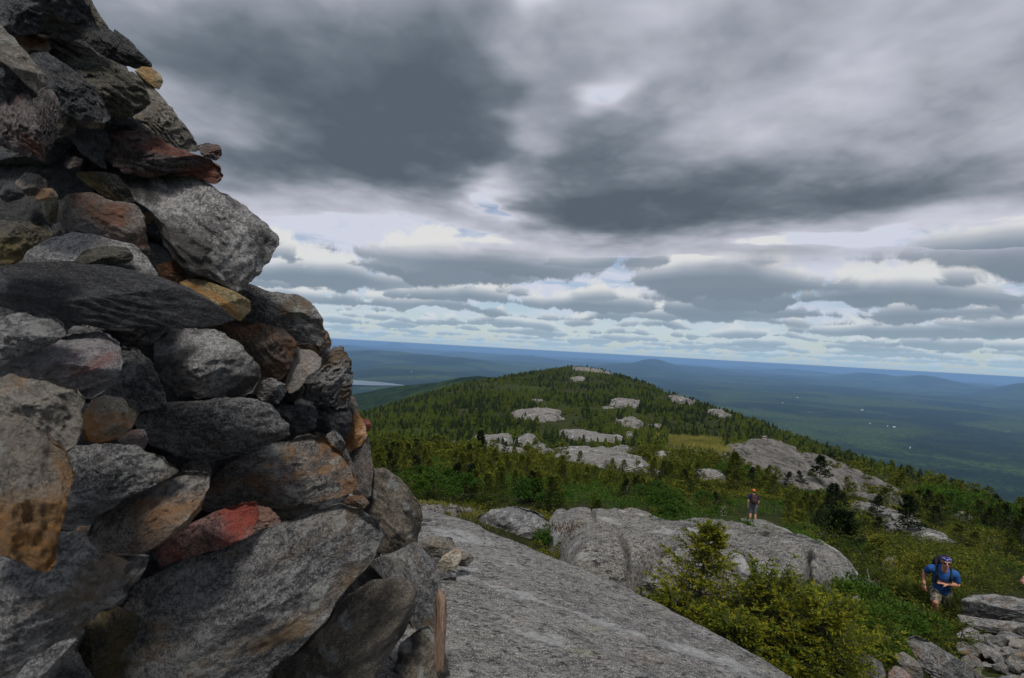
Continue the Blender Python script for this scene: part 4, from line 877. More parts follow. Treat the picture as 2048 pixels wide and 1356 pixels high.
M_tip = leaf_mat('spruce_new_growth', (.080, .105, .010), (.21, .19, .015))
M_darkn = leaf_mat('spruce_needles_dark', (.008, .017, .006), (.022, .036, .009))
M_leaf = leaf_mat('broad_leaves', (.026, .066, .008), (.070, .125, .012), 1.2, .3)
M_leafy = leaf_mat('scrub_leaves', (.065, .090, .010), (.180, .160, .020), 1.2, .3)
M_bark, w = new_mat('spruce_bark'); gp = w.n.new('ShaderNodeNewGeometry').outputs['Position']
bn = w.noise(gp, 30, 5, .7); finish(M_bark, w, w.mix(bn, (.035, .028, .022), (.13, .115, .10)), .95, bn, .8, .02)
M_dead, w = new_mat('dead_wood'); gp = w.n.new('ShaderNodeNewGeometry').outputs['Position']
bn = w.noise(gp, 40, 4, .7); finish(M_dead, w, w.mix(bn, (.12, .11, .10), (.36, .34, .31)), .9)
def tube(pts_, radii, k=5):
    """returns verts, quads of a tapered tube"""
    pts_ = np.asarray(pts_, float); V_ = []
    for i, p in enumerate(pts_):
        t = pts_[min(i + 1, len(pts_) - 1)] - pts_[max(i - 1, 0)]; t = t / (np.linalg.norm(t) + 1e-9)
        a_ = np.cross(t, [0, 0, 1.0] if abs(t[2]) < .9 else [1.0, 0, 0]); a_ /= np.linalg.norm(a_) + 1e-9; b_ = np.cross(t, a_)
        for j in range(k):
            th = 2 * math.pi * j / k; V_.append(p + radii[i] * (math.cos(th) * a_ + math.sin(th) * b_))
    return np.array(V_), grid_faces(len(pts_), k, True)
def sprays(c, dirn, ln, wd, r_, tilt=.5):
    """kite shaped needle sprays: c (n,3) roots, dirn (n,3) unit, ln/wd (n,)"""
    n = len(c)
    rv = r_.normal(size=(n, 3)) * tilt + np.array([0, 0, 1.0])
    s_ = np.cross(dirn, rv); s_ /= np.linalg.norm(s_, axis=1)[:, None] + 1e-9
    up_ = np.cross(s_, dirn)
    a_ = c; b_ = c + dirn * (ln * .45)[:, None] + s_ * (wd / 2)[:, None]; d_ = c + dirn * (ln * .45)[:, None] - s_ * (wd / 2)[:, None]
    e_ = c + dirn * ln[:, None] + up_ * (ln * .08)[:, None]
    V_ = np.stack([a_, b_, e_, d_], 1).reshape(-1, 3)
    return V_, (np.arange(n)[:, None] * 4 + np.arange(4)[None])
def spruce_arrays(h, spread, seed, nb, nt, ns, sw=.022, sl=.085, lean=(0, 0), shape=.8, low=0.04, tipf=.3, droop=.25):
    r_ = np.random.default_rng(seed)
    tz = np.linspace(0, 1, 7); wob = r_.normal(size=2) * .03 * h
    tr = np.stack([tz * lean[0] * h + wob[0] * np.sin(tz * 4), tz * lean[1] * h + wob[1] * np.sin(tz * 5), tz * h], -1)
    tv, tf = tube(tr, .022 * h ** .8 * (1.06 - tz) + .003)
    wood = [(tv, tf)]; C_, D_, L_, W_, T_ = [], [], [], [], []
    ga = r_.uniform(0, 6)
    for b in range(nb):
        f = low + (1 - low) * ((b + r_.random() * .8) / nb) ** .9
        az_ = ga + b * 2.399 + r_.normal() * .3
        L = spread * (1 - f) ** shape * r_.uniform(.65, 1.15) + .05 * h * (1 - f * .5)
        base = np.array([np.interp(f, tz, tr[:, 0]), np.interp(f, tz, tr[:, 1]), f * h])
        el = np.interp(f, [0, .5, 1], [-.05, .18, 1.0]) + r_.normal() * .12
        dh = np.array([math.cos(az_), math.sin(az_), 0])
        u = np.linspace(0, 1, nt)
        line = base + np.outer(u * L * math.cos(el), dh) + np.stack([0 * u, 0 * u, u * L * math.sin(el) - droop * L * u * (1 - u) * 1.6], -1)
        if b % 2 == 0 or nt > 7: bv, bf = tube(line[::2] if nt > 4 else line, np.linspace(.006 * h ** .5 + .002, .0015, len(line[::2] if nt > 4 else line)), 3); wood.append((bv, bf))
        sd_ = np.cross(dh, [0, 0, 1.0])
        for i in range(1, nt):
            for sg in (-1, 1):
                tl = L * (.42 * (1 - u[i] * .75)) * r_.uniform(.6, 1.2) + .03
                td = dh * (.65 + .3 * r_.random()) + sg * sd_ * (.75 if i < nt - 1 else .35) + np.array([0, 0, r_.normal() * .22 + .05]); td /= np.linalg.norm(td)
                v = (np.arange(ns) + r_.random(ns) * .6) / ns
                c = line[i] + np.outer(v * tl, td)
                dd = td + r_.normal(size=(ns, 3)) * .38 + sd_ * r_.choice([-.6, .6], ns)[:, None] * .7 + np.array([0, 0, .12]); dd /= np.linalg.norm(dd, axis=1)[:, None]
                C_.append(c); D_.append(dd); L_.append(sl * r_.uniform(.7, 1.3, ns)); W_.append(sw * r_.uniform(.7, 1.3, ns))
                T_.append((v > .45) & (r_.random(ns) < tipf * (1 + u[i])) )
    C_, D_, L_, W_, T_ = map(np.concatenate, (C_, D_, L_, W_, T_))
    lv_, lf_ = sprays(C_, D_, L_, W_, r_)
    off = 0; wv, wf = [], []
    for v, f in wood: wv.append(v); wf.append(f + off); off += len(v)
    return np.concatenate(wv), np.concatenate(wf), lv_, lf_, T_.astype(int)
def make_spruce(name, args, label=None, group=None, mats=None, parts=True, cat='spruce tree'):
    wv, wf, lv_, lf_, T_ = spruce_arrays(**args)
    e = bpy.data.objects.new(name, None); C.objects.link(e)
    tag(e, label, cat, group)
    mesh_np('trunk', wv, wf, [M_bark], parent=e)
    mesh_np('crown', lv_, lf_, mats or [M_needle, M_tip], T_, smooth_=False, parent=e)
    return e
def copy_thing(o, loc, rz, s, label=None):
    c = o.copy(); C.objects.link(c); c.location = loc; c.rotation_euler = (0, 0, rz); c.scale = (s[0], s[0], s[1])
    if label: c['label'] = label
    for ch in list(o.children):
        k = ch.copy(); C.objects.link(k); k.parent = c
    return c
def on_rock(x, y, pad=0.0):
    x = np.asarray(x, float); y = np.asarray(y, float); m_ = np.zeros(x.shape, bool)
    for p in rock_polys:
        c = p.mean(0); R_ = np.linalg.norm(p - c, axis=1).max()
        near = np.hypot(x - c[0], y - c[1]) < R_ + 3
        if near.any():
            k = np.where(near)[0]; sd_ = poly_dist(x[k], y[k], p); m_[k] |= sd_ > pad + .06 * R_
    return m_
def to_px(q):
    q = np.asarray(q, float); d = q @ fwd
    return W_PX / 2 + (q @ right) / d * F_PX, H_PX / 2 - (q @ up) / d * F_PX, d
zg1 = lambda x, y: float(z_ground(np.array([x]), np.array([y]))[0])

# --- single spruces that can be pointed at: trunk foot px, depth, height, spread
M_near = leaf_mat('spruce_needles_bright', (.036, .058, .007), (.115, .145, .013), 1.5)  # brighter yellow green needles and tips for the nearest spruces
M_neart = leaf_mat('spruce_tips_bright', (.13, .15, .012), (.32, .28, .02), 1.5, .35)
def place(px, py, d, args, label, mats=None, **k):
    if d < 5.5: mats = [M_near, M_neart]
    p = P(px, py, d); z = zg1(p[0], p[1]); z = min(z, p[2]) if abs(z - p[2]) < .6 else p[2]
    e = make_spruce('spruce_tree', args, label, None, mats, **k); e.location = (p[0], p[1], z); return e
place(1405, 1262, 5.0, dict(h=1.06, spread=.62, seed=41, nb=60, nt=9, ns=14, sw=.012, sl=.036, shape=.65, tipf=.45), 'foreground spruce with a dark trunk and yellow green tips beside the granite slab')
place(1530, 1280, 4.75, dict(h=.62, spread=.8, seed=42, nb=60, nt=9, ns=14, sw=.012, sl=.036, shape=.45, tipf=.5), 'low spreading spruce right of the dark trunked foreground one')
place(1640, 1330, 4.55, dict(h=.60, spread=.75, seed=43, nb=56, nt=9, ns=14, sw=.012, sl=.036, shape=.4, tipf=.4), 'lowest spreading spruce, left of the cracked grey boulder at the bottom edge')
place(1462, 1330, 4.3, dict(h=.42, spread=.5, seed=44, nb=44, nt=8, ns=14, sw=.012, sl=.036, shape=.4, tipf=.5), 'small spruce mat tucked against the edge of the foreground slab')
place(1350, 1240, 4.8, dict(h=.40, spread=.42, seed=45, nb=26, nt=8, ns=14, sw=.012, sl=.036, shape=.4, tipf=.5), 'small spruce sprig at the left foot of the dark trunked foreground spruce')
place(1850, 1285, 7.0, dict(h=.42, spread=.55, seed=46, nb=36, nt=8, ns=6, sw=.010, sl=.036, shape=.45, tipf=.12), 'dark spruce shrub in front of the legs of the hiker in the blue shirt')
place(1925, 1240, 6.9, dict(h=.42, spread=.36, seed=47, nb=20, nt=7, ns=5, sw=.010, sl=.036, shape=.5, tipf=.2), 'thin twisted spruce shrub right of the legs of the hiker in the blue shirt')
place(958, 925, 62, dict(h=3.9, spread=1.25, seed=48, nb=50, nt=7, ns=5, sw=.09, sl=.30, shape=.85, tipf=.0), 'tallest dark spruce standing alone above the scrub left of the middle', [M_darkn, M_needle])
place(1640, 955, 52, dict(h=2.2, spread=1.1, seed=49, nb=36, nt=6, ns=5, sw=.08, sl=.25, shape=.8, tipf=.1), 'small spruce growing on the left flank of the large rock shoulder', [M_darkn, M_needle])
place(1668, 1010, 36, dict(h=2.0, spread=1.0, seed=50, nb=36, nt=6, ns=5, sw=.07, sl=.22, shape=.8, tipf=.1), 'dark pointed spruce at the foot of the large rock shoulder', [M_darkn, M_needle])
place(1815, 1062, 24, dict(h=1.9, spread=.8, seed=51, nb=36, nt=6, ns=5, sw=.055, sl=.18, shape=.8, tipf=.1), 'lone small spruce growing on the smooth grey outcrop', [M_darkn, M_needle])
place(1672, 1112, 15, dict(h=1.25, spread=.95, seed=52, nb=44, nt=7, ns=6, sw=.04, sl=.13, shape=.55, tipf=.15, lean=(.1, 0), low=.3), 'dark bent spruce with a bare lower trunk above the whaleback outcrop', [M_darkn, M_needle])
place(1468, 968, 44, dict(h=2.7, spread=1.2, seed=53, nb=44, nt=6, ns=5, sw=.07, sl=.22, shape=.8, tipf=.15), 'broad bushy spruce against the left end of the large rock shoulder')
place(1752, 1160, 13, dict(h=1.1, spread=.35, seed=54, nb=22, nt=5, ns=5, sw=.035, sl=.11, shape=.8, tipf=.7), 'thin yellowish spruce sapling between the whaleback outcrop and the hiker in the blue shirt')
singles = [(958,925,62),(1640,955,52),(1668,1010,36),(1815,1062,24),(1672,1112,15),(1468,968,44)]

# --- the stand: prototypes
pr = np.random.default_rng(99)
near_protos = [dict(h=1.5, spread=.62, seed=100 + k, nb=40, nt=7, ns=8, sw=.021, sl=.075, shape=.75 + .05 * (k % 3), tipf=[.2, .45, .05, .3, .5, .1][k]) for k in range(6)]
LBL = 'dark green stunted spruce in the dense stand on the slope beyond the slab'
GRP = 'stunted spruces in the dense stand on the slope'
# candidate spots
def scatter(r0_, r1_, n, a0, a1, seed):
    r_ = np.random.default_rng(seed)
    r = np.sqrt(r_.uniform(r0_ ** 2, r1_ ** 2, n)); a = r_.uniform(a0, a1, n)
    return r * np.sin(a), r * np.cos(a)
A0, A1 = math.radians(-32), math.radians(50)
rings = [(9, 30, .75), (30, 70, .55), (70, 150, .34), (150, 300, .19), (300, 690, .085)]
# view horizon per azimuth, to leave out trees nobody can see
az_t = np.linspace(A0, A1, 200); r_t = np.exp(np.linspace(math.log(6), math.log(720), 200))
Rg, Ag = np.meshgrid(r_t, az_t); Zt = z_ground(Rg * np.sin(Ag), Rg * np.cos(Ag)); mx = np.maximum.accumulate(Zt / Rg, axis=1)
PX, PY, PH = [], [], []
for i, (a, b, rho) in enumerate(rings):
    n = int(.5 * (b * b - a * a) * (A1 - A0) * rho)
    x, y = scatter(a, b, n, A0, A1, 500 + i)
    dens = fbm(x / 14, y / 14, oct=3, seed=71)
    k = (dens > -.30) & (fbm(x / 45, y / 45, oct=2, seed=72) > -.62) & ~on_rock(x, y)
    x, y, dens = x[k], y[k], dens[k]
    z = z_ground(x, y); r = np.hypot(x, y); az_ = np.arctan2(x, y)
    hh = np.interp(r, [9, 25, 60, 150, 400, 700], [.8, 1.1, 1.55, 2.0, 3.0, 3.3]) * (.42 + .95 * np.random.default_rng(i).random(len(x)) ** 1.7 + .25 * np.clip(dens, -.5, .6))
    ia = np.clip(((az_ - A0) / (A1 - A0) * 199).astype(int), 0, 199); ir = np.clip((np.log(r / 6) / math.log(120) * 199).astype(int) - 1, 0, 199)
    vis = (z + hh) / r > mx[ia, ir] - .004
    px, py, d = to_px(np.stack([x, y, z + hh], -1))
    vis &= (px < 2150) & (px > 380) & (py > 0) & (py < 1500)
    PX.append(x[vis]); PY.append(y[vis]); PH.append(hh[vis])
x = np.concatenate(PX); y = np.concatenate(PY); hh = np.concatenate(PH); z = z_ground(x, y)
px, py, d = to_px(np.stack([x, y, z], -1)); _, pt, _ = to_px(np.stack([x, y, z + hh], -1))
# keep the trail, the meadow, the slab and the singles' neighbourhood clear
keep = np.ones(len(x), bool)
for (sx0, sy0, sd0) in singles:
    q = P(sx0, sy0, sd0); keep &= np.hypot(x - q[0], y - q[1]) > sd0 * .018
keep &= ~((px > 1335) & (px < 1445) & (py > 874) & (py < 902))
keep &= ~((d < 40) & (px > 1440) & (px < 1560) & (py > 1030) & (pt < 1056) & (py < 1120))
keep &= ~((d < 9.6) & (px < 2300)) 
keep &= ~((px > 1815) & (px < 1925) & (pt < 1180) & (py > 1180) & (d < 9.8))
keep &= ~((px > 1905) & (py > 1205))
keep &= ~((px > 1425) & (px < 1570) & (pt < 1078) & (py > 1036) & (d < 34))
keep &= ~((np.hypot(px - 1500, py - 1040) < 55))
keep &= ~((px < 1130) & (d < 13))
tr_ = np.random.default_rng(44).random(len(x))
keep &= ~((px > 1332) & (px < 1448) & (pt < 898) & (py > 880) & (d < 112) & (tr_ < .93))
for (pl, h_, lab_, ex_) in OC:
    q = np.array(pl, float); cxp, cyp = q.mean(0); dq = ray_hit(cxp, cyp, 0, 4.5)
    if dq is None: continue
    dq = float(dq @ fwd)
    hit = (poly_dist(px, pt + .25 * (py - pt), q) > -2) | (poly_dist(px, (pt + py) / 2, q) > 0)
    keep &= ~(hit & (d < dq * 1.1) & (tr_ < (.74 if cyp < 1010 else .6)))
x, y, z, hh, px, py, d = [q[keep] for q in (x, y, z, hh, px, py, d)]
size = hh / d
order = np.argsort(-size); ind = order[:285]; rest = order[285:]
protos = []
for k, a_ in enumerate(near_protos):
    i = ind[k]; e = make_spruce('spruce_tree', a_, LBL, GRP, [M_darkn, M_needle] if k in (2, 5) else None)
    s = hh[i] / 1.5; e.location = (x[i], y[i], z[i] - .03); e.scale = (s, s, s); protos.append(e)
for n_, i in enumerate(ind[6:]):
    s = hh[i] / 1.5; wd_ = s * pr.uniform(.85, 1.25)
    copy_thing(protos[n_ % 6], (x[i], y[i], z[i] - .03), pr.uniform(0, 6.28), (wd_, s))
# the rest as one mass: nearer ones from a light prototype, farther ones as ragged tiered cones
def merge(proto, xs, ys, zs, ss, ws, rot, name=None):
    out_v, out_f = [], []
    pv, pf = proto
    c, s_ = np.cos(rot), np.sin(rot)
    vx = pv[None, :, 0] * ws[:, None]; vy = pv[None, :, 1] * ws[:, None]
    V_ = np.stack([vx * c[:, None] - vy * s_[:, None] + xs[:, None], vx * s_[:, None] + vy * c[:, None] + ys[:, None], pv[None, :, 2] * ss[:, None] + zs[:, None]], -1).reshape(-1, 3)
    F_ = (pf[None] + (np.arange(len(xs)) * len(pv))[:, None, None]).reshape(-1, pf.shape[1])
    return V_, F_
def far_proto(seed, tiers=6, k=7):
    r_ = np.random.default_rng(seed); V_, F_ = [], []
    for t in range(tiers):
        f = t / tiers; z0_, z1_ = f * .92, min(1.0, f * .92 + 1.5 / tiers); R_ = .36 * (1 - f) ** .8 + .04
        for j in range(k):
            a_ = 2 * math.pi * (j + r_.random() * .8) / k; R2 = R_ * r_.uniform(.6, 1.2); wv_ = R2 * .42
            zz = z0_ + r_.normal() * .03
            tip = np.array([R2 * math.cos(a_), R2 * math.sin(a_), zz]); side_ = np.array([-math.sin(a_), math.cos(a_), 0])
            m_ = np.array([R2 * .55 * math.cos(a_), R2 * .55 * math.sin(a_), zz + .07])
            b0 = len(V_); V_ += [np.array([0, 0, z1_]), m_ + side_ * wv_, tip, m_ - side_ * wv_]; F_.append([b0, b0 + 1, b0 + 2, b0 + 3])
    return np.array(V_), np.array(F_)
rd = d[rest]; fr_ = np.random.default_rng(3)
VV, FF, MM = [], [], []; off = 0
mid_protos = []
for k in range(5):
    wv, wf, lv_, lf_, T_ = spruce_arrays(h=1.0, spread=.45, seed=300 + k, nb=20, nt=4, ns=3, sw=.050, sl=.15, shape=.65, tipf=.3)
    mid_protos.append((lv_, lf_, T_))
groups_ = fr_.integers(0, 5, len(rest))
for k in range(5):
    near = rest[(groups_ == k) & (rd < 75)]; mid = rest[(groups_ == k) & (rd >= 75)]
    if len(near):
        v, f = merge(mid_protos[k][:2], x[near], y[near], z[near] - .03, hh[near], hh[near] * fr_.uniform(.8, 1.3, len(near)), fr_.uniform(0, 6.28, len(near)))
        VV.append(v); FF.append(f + off); off += len(v); MM.append(np.tile(mid_protos[k][2], len(near)))
    if len(mid):
        p_far = far_proto(k)
        v, f = merge(p_far, x[mid], y[mid], z[mid] - .1, hh[mid], hh[mid] * fr_.uniform(.75, 1.3, len(mid)), fr_.uniform(0, 6.28, len(mid)))
        VV.append(v); FF.append(f + off); off += len(v); tn = fbm(x[mid] / 25, y[mid] / 25, oct=2, seed=6) * .6 + fr_.normal(size=len(mid)) * .35; MM.append(np.repeat(np.where(tn < -.1, 2, 0), len(p_far[1])))
print('trees', len(x), 'near stuff', (rd < 75).sum(), 'quads', sum(len(f) for f in FF))
tag(mesh_np('spruce_forest', np.concatenate(VV), np.concatenate(FF), [M_needle, M_tip, M_darkn], np.concatenate(MM), smooth_=False), kind='stuff')

# --- leafy bushes
def bush_arrays(seed, n=900, leaf=.05, h=.8, w_=.7):
    r_ = np.random.default_rng(seed); nl = 16
    cc = r_.normal(size=(nl, 3)) * np.array([w_ * .42, w_ * .42, h * .18]) + np.array([0, 0, h * .45]); R_ = r_.uniform(.16, .30, nl) * w_
    k = r_.integers(0, nl, n); u = r_.normal(size=(n, 3)); u /= np.linalg.norm(u, axis=1)[:, None]; u[:, 2] = np.abs(u[:, 2]) * .9 - .15
    c = cc[k] + u * (R_[k] * r_.uniform(.6, 1.05, n))[:, None]; c[:, 2] = np.maximum(c[:, 2], .02)
    dd = u + r_.normal(size=(n, 3)) * .6; dd /= np.linalg.norm(dd, axis=1)[:, None]
    return sprays(c, dd, leaf * r_.uniform(.7, 1.3, n), leaf * .62 * r_.uniform(.7, 1.3, n), r_, 1.0)
def make_bush(px, py, d, hw, seed, label, mat=M_leaf, n=2400, leaf=.05):
    p = P(px, py, d); zz = zg1(p[0], p[1]); zz = max(zz, p[2]) if abs(zz - p[2]) < 1.2 else p[2]
    v, f = bush_arrays(seed, n, leaf, hw[0], hw[1])
    e = bpy.data.objects.new('bush', None); C.objects.link(e); e.location = (p[0], p[1], zz); tag(e, label, 'bush')
    mesh_np('foliage', v, f, [mat], smooth_=False, parent=e)
    st = []; r_ = np.random.default_rng(seed + 1); o_ = 0; vs_, fs_ = [], []
    for q in range(7):
        t = r_.normal(size=2) * hw[1] * .4; tv, tf = tube([(0, 0, 0), (t[0] * .5, t[1] * .5, hw[0] * .3), (t[0], t[1], hw[0] * .6)], [.012 * hw[0], .008 * hw[0], .004], 4); vs_.append(tv); fs_.append(tf + o_); o_ += len(tv)
    mesh_np('stem', np.concatenate(vs_), np.concatenate(fs_), [M_bark], parent=e)
    return e
make_bush(1338, 1035, 17.5, (1.15, 1.6), 1, 'round bright green leafy bush just behind the whaleback outcrop', n=5200, leaf=.075)
make_bush(905, 990, 15.5, (.75, 1.2), 2, 'bright green leafy bush at the left beyond the top of the foreground slab', n=4000, leaf=.065)
make_bush(860, 985, 13.5, (.6, .9), 3, 'pale green leafy bush right beside the skyline of the tan boulder', n=3000, leaf=.06)
make_bush(1060, 1000, 17, (.7, 1.2), 4, 'low green bush behind the dark lichen crusted boulder', n=3200, leaf=.07)
make_bush(1985, 1040, 34, (1.6, 3.2), 5, 'wide light green thicket near the right edge under the ridge line', n=4200, leaf=.15)
make_bush(1890, 1015, 48, (1.7, 3.6), 6, 'light green thicket on the ridge line left of the right edge', n=4200, leaf=.19)
make_bush(1760, 1235, 7.2, (.5, 1.0), 7, 'green leafy scrub between the big foreground shrub and the hiker in the blue shirt', n=4200, leaf=.045)
make_bush(1735, 1275, 6.0, (.34, .7), 8, 'bright green scrub above the cracked grey boulder', n=3800, leaf=.038)
make_bush(1850, 1178, 11.5, (.6, 1.2), 9, 'yellowish scrub behind the left elbow of the hiker in the blue shirt', M_leafy, 3200, .06)
make_bush(1100, 1085, 8.3, (.3, .38), 10, 'little green plant growing in the cleft right of the lichen crusted boulder', n=1500, leaf=.04)
make_bush(1130, 1140, 7.2, (.22, .5), 11, 'brownish green ground plant in the cleft below the steep cracked rock front', M_leafy, 1700, .035)
make_bush(1480, 1066, 15, (.5, .45), 12, 'small upright leafy sapling on the top of the whaleback outcrop', n=1100, leaf=.06)
make_bush(1460, 948, 52, (1.1, 2.2), 13, 'light green bush left of the broad bushy spruce', n=2600, leaf=.15)
make_bush(1345, 1062, 10.5, (.22, .55), 14, 'low green cushion growing in the long crack of the whaleback outcrop', n=1500, leaf=.04)
make_bush(1575, 1102, 10.0, (.26, .7), 15, 'low green mat creeping over the right back of the whaleback outcrop', n=2000, leaf=.045)
make_bush(1655, 1195, 7.4, (.28, .6), 16, 'green shrub hugging the lower right flank of the whaleback outcrop', n=2200, leaf=.042)
# ground scrub that nobody could count
sx1, sy1 = scatter(8.5, 75, 9000, A0, A1, 900)
k = ~on_rock(sx1, sy1); sx1, sy1 = sx1[k], sy1[k]
sz1 = z_ground(sx1, sy1); ppx, ppy, dd1 = to_px(np.stack([sx1, sy1, sz1], -1))
k = ~((ppx > 1335) & (ppx < 1445) & (ppy > 872) & (ppy < 902)) & ~((ppx > 1430) & (ppx < 1570) & (ppy > 1030) & (ppy < 1100)) & ~((ppx > 1930) & (ppy > 1190)) & (dd1 > 5) & ~((ppx < 1130) & (dd1 < 12)); sx1, sy1, sz1, dd1 = sx1[k], sy1[k], sz1[k], dd1[k]
bp = [bush_arrays(40 + j, 70, .17, .8, .9) for j in range(4)]
VV, FF, MM, off = [], [], [], 0
gsel = fr_.integers(0, 4, len(sx1)); tone = fbm(sx1 / 6, sy1 / 6, oct=2, seed=8)
for j in range(4):
    i = np.where(gsel == j)[0]; s = np.interp(dd1[i], [8, 30, 75], [.32, .55, 1.0]) * fr_.uniform(.7, 1.3, len(i))
    v, f = merge(bp[j], sx1[i], sy1[i], sz1[i] - .05, s * .8, s, fr_.uniform(0, 6.28, len(i))); VV.append(v); FF.append(f + off); off += len(v)
    MM.append(np.repeat(np.where(tone[i] > .15, 1, np.where(tone[i] < -.15, 2, 0)), 70))
tag(mesh_np('ground_scrub', np.concatenate(VV), np.concatenate(FF), [M_needle, M_leafy, M_leaf], np.concatenate(MM), smooth_=False), kind='stuff')
# foreground scrub carpet under and around the big foreground shrub
fx, fy, fz = [], [], []
cr_ = np.random.default_rng(12)
for (ax_, ay_, ad_, sp_, n_) in [(1560,1300,4.9,.75,60),(1640,1320,4.7,.5,40),(1700,1280,6.0,.8,50),(1800,1240,7.4,.9,34),(1640,1220,6.6,.7,18),(1900,1200,9.5,1.0,26),(1780,1180,10,1.6,26),(1950,1150,12,1.6,16),(1650,1130,14,1.4,14),(1850,1110,16,2.4,16)]:
    q = P(ax_, ay_, ad_); fx.append(q[0] + cr_.normal(size=n_) * sp_ * .55); fy.append(q[1] + cr_.normal(size=n_) * sp_ * .55)
fx, fy = np.concatenate(fx), np.concatenate(fy); k = ~on_rock(fx, fy) & (poly_dist(fx, fy, spoly) < -.15); fx, fy = fx[k], fy[k]; fz = z_ground(fx, fy)
ppx, ppy, ddd = to_px(np.stack([fx, fy, fz], -1)); k = ~((ppx > 1925) & (ppy > 1185)); fx, fy, fz, ddd = fx[k], fy[k], fz[k], ddd[k]
VV, FF, MM, off = [], [], [], 0
for j in range(3):
    wv, wf, lv_, lf_, T_ = spruce_arrays(h=.30, spread=.34, seed=700 + j, nb=16, nt=6, ns=5, sw=.010, sl=.036, shape=.35, tipf=[.1, .5, .3][j])
    i = np.arange(j, len(fx), 3); s = np.interp(ddd[i], [4.5, 16], [.8, 1.9]) * cr_.uniform(.7, 1.2, len(i))
    v, f = merge((lv_, lf_), fx[i], fy[i], fz[i] - .03, s, s, cr_.uniform(0, 6.28, len(i))); VV.append(v); FF.append(f + off); off += len(v); MM.append(np.tile(T_, len(i)))
tag(mesh_np('low_evergreen_scrub', np.concatenate(VV), np.concatenate(FF), [M_needle, M_tip], np.concatenate(MM), smooth_=False), kind='stuff')
# grass and turf
M_grass = leaf_mat('grass_blades', (.14, .15, .03), (.30, .27, .07), .8, .3)
M_turf = leaf_mat('russet_turf', (.075, .04, .015), (.15, .09, .035), 3, .2)
def grass(name, spots, mat, hgt):
    r_ = np.random.default_rng(len(name)); Vs, Fs, o_ = [], [], 0
    for (gx0, gy0, gd, rx, ry, n, off_) in spots:
        q = P(gx0, gy0, gd); xx = q[0] + r_.normal(size=n) * rx * .5; yy = q[1] + r_.normal(size=n) * ry * .5
        zz = z_ground(xx, yy) if off_ is None else np.full(n, q[2]) + (yy - q[1]) * off_
        c = np.stack([xx, yy, zz - .01], -1); dd = r_.normal(size=(n, 3)) * .4 + [0, 0, 1]; dd /= np.linalg.norm(dd, axis=1)[:, None]
        s = hgt * gd / 10; v, f = sprays(c, dd, s * r_.uniform(.6, 1.3, n), s * .16 * np.ones(n), r_, .5); Vs.append(v); Fs.append(f + o_); o_ += len(v)
    tag(mesh_np(name, np.concatenate(Vs), np.concatenate(Fs), [mat], smooth_=False), kind='stuff')
grass('meadow_grass', [(1390, 889, 111, 12, 34, 9000, None), (1350, 889, 108, 6, 16, 1600, None), (930, 1030, 9.5, 1.3, 1.4, 2600, None), (1120, 1130, 7.2, .5, .7, 900, None), (1010, 1075, 6.5, .6, .9, 900, None)], M_grass, .07)
grass('russet_grass', [(900, 1025, 9.2, .7, .5, 900, None), (1180, 1150, 6.6, .6, .6, 900, None), (1745, 1335, 5.0, .5, .5, 900, None), (1790, 1345, 5.2, .5, .5, 700, None), (2000, 1262, 7.4, .5, .3, 500, None)], M_turf, .06)
# tufts rooted on the whaleback outcrop
for (a_, b_, c_) in ((1385, 1052, M_leaf), (1268, 1024, M_turf), (1145, 1060, M_turf)):
    q = ray_hit(a_, b_, .55, 6); n = 700 if a_ == 1385 else 180; r_ = np.random.default_rng(a_)
    c = q + np.stack([r_.normal(size=n) * .18, r_.normal(size=n) * .15, r_.normal(size=n) * .02 - .02], -1); dd = r_.normal(size=(n, 3)) * .6 + [0, 0, 1]; dd /= np.linalg.norm(dd, axis=1)[:, None]
    v, f = sprays(c, dd, .07 * r_.uniform(.6, 1.3, n), .016 * np.ones(n), r_, .6)
    tag(mesh_np('grass_tuft', v, f, [c_], smooth_=False), kind='stuff')
# bare dead stems
def dead(px, py, d, h, label, lean=(.1, 0), seed=1):
    r_ = np.random.default_rng(seed); p = P(px, py, d); zz = zg1(p[0], p[1]); vs_, fs_, o_ = [], [], 0
    t = np.linspace(0, 1, 6); L = np.stack([lean[0] * h * t ** 1.5, lean[1] * h * t, h * t], -1); v, f = tube(L, .012 * h * (1.15 - t) + .003, 5); vs_.append(v); fs_.append(f); o_ += len(v)
    for q in range(16):
        u = r_.uniform(.2, .95); b = np.array([np.interp(u, t, L[:, i]) for i in range(3)]); a_ = r_.uniform(0, 6.28); l_ = h * .35 * (1.1 - u) * r_.uniform(.6, 1.2)
        e_ = b + l_ * np.array([math.cos(a_), math.sin(a_), r_.uniform(-.1, .5)]); mm_ = (b + e_) / 2 + r_.normal(size=3) * l_ * .1
        v, f = tube([b, mm_, e_], [.005 * h + .001, .003 * h + .001, .001], 3); vs_.append(v); fs_.append(f + o_); o_ += len(v)
    e = mesh_np('dead_tree', np.concatenate(vs_), np.concatenate(fs_), [M_dead]); e.location = (p[0], p[1], min(zz, p[2] + .3)); tag(e, label, 'dead tree')
dead(1748, 1235, 7.4, .75, 'thin bare grey stem bending left of the hiker in the blue shirt', (-.1, .1), 3)
dead(1255, 960, 27, 1.2, 'grey leafless dead spruce in the scrub behind the whaleback outcrop', (.05, 0), 4)
dead(1015, 905, 58, 2.2, 'grey leafless dead spruce near the low rounded outcrop', (0, 0), 5)
dead(1440, 1300, 4.75, .45, 'pale bare twigs under the big foreground shrub', (.5, 0), 6)
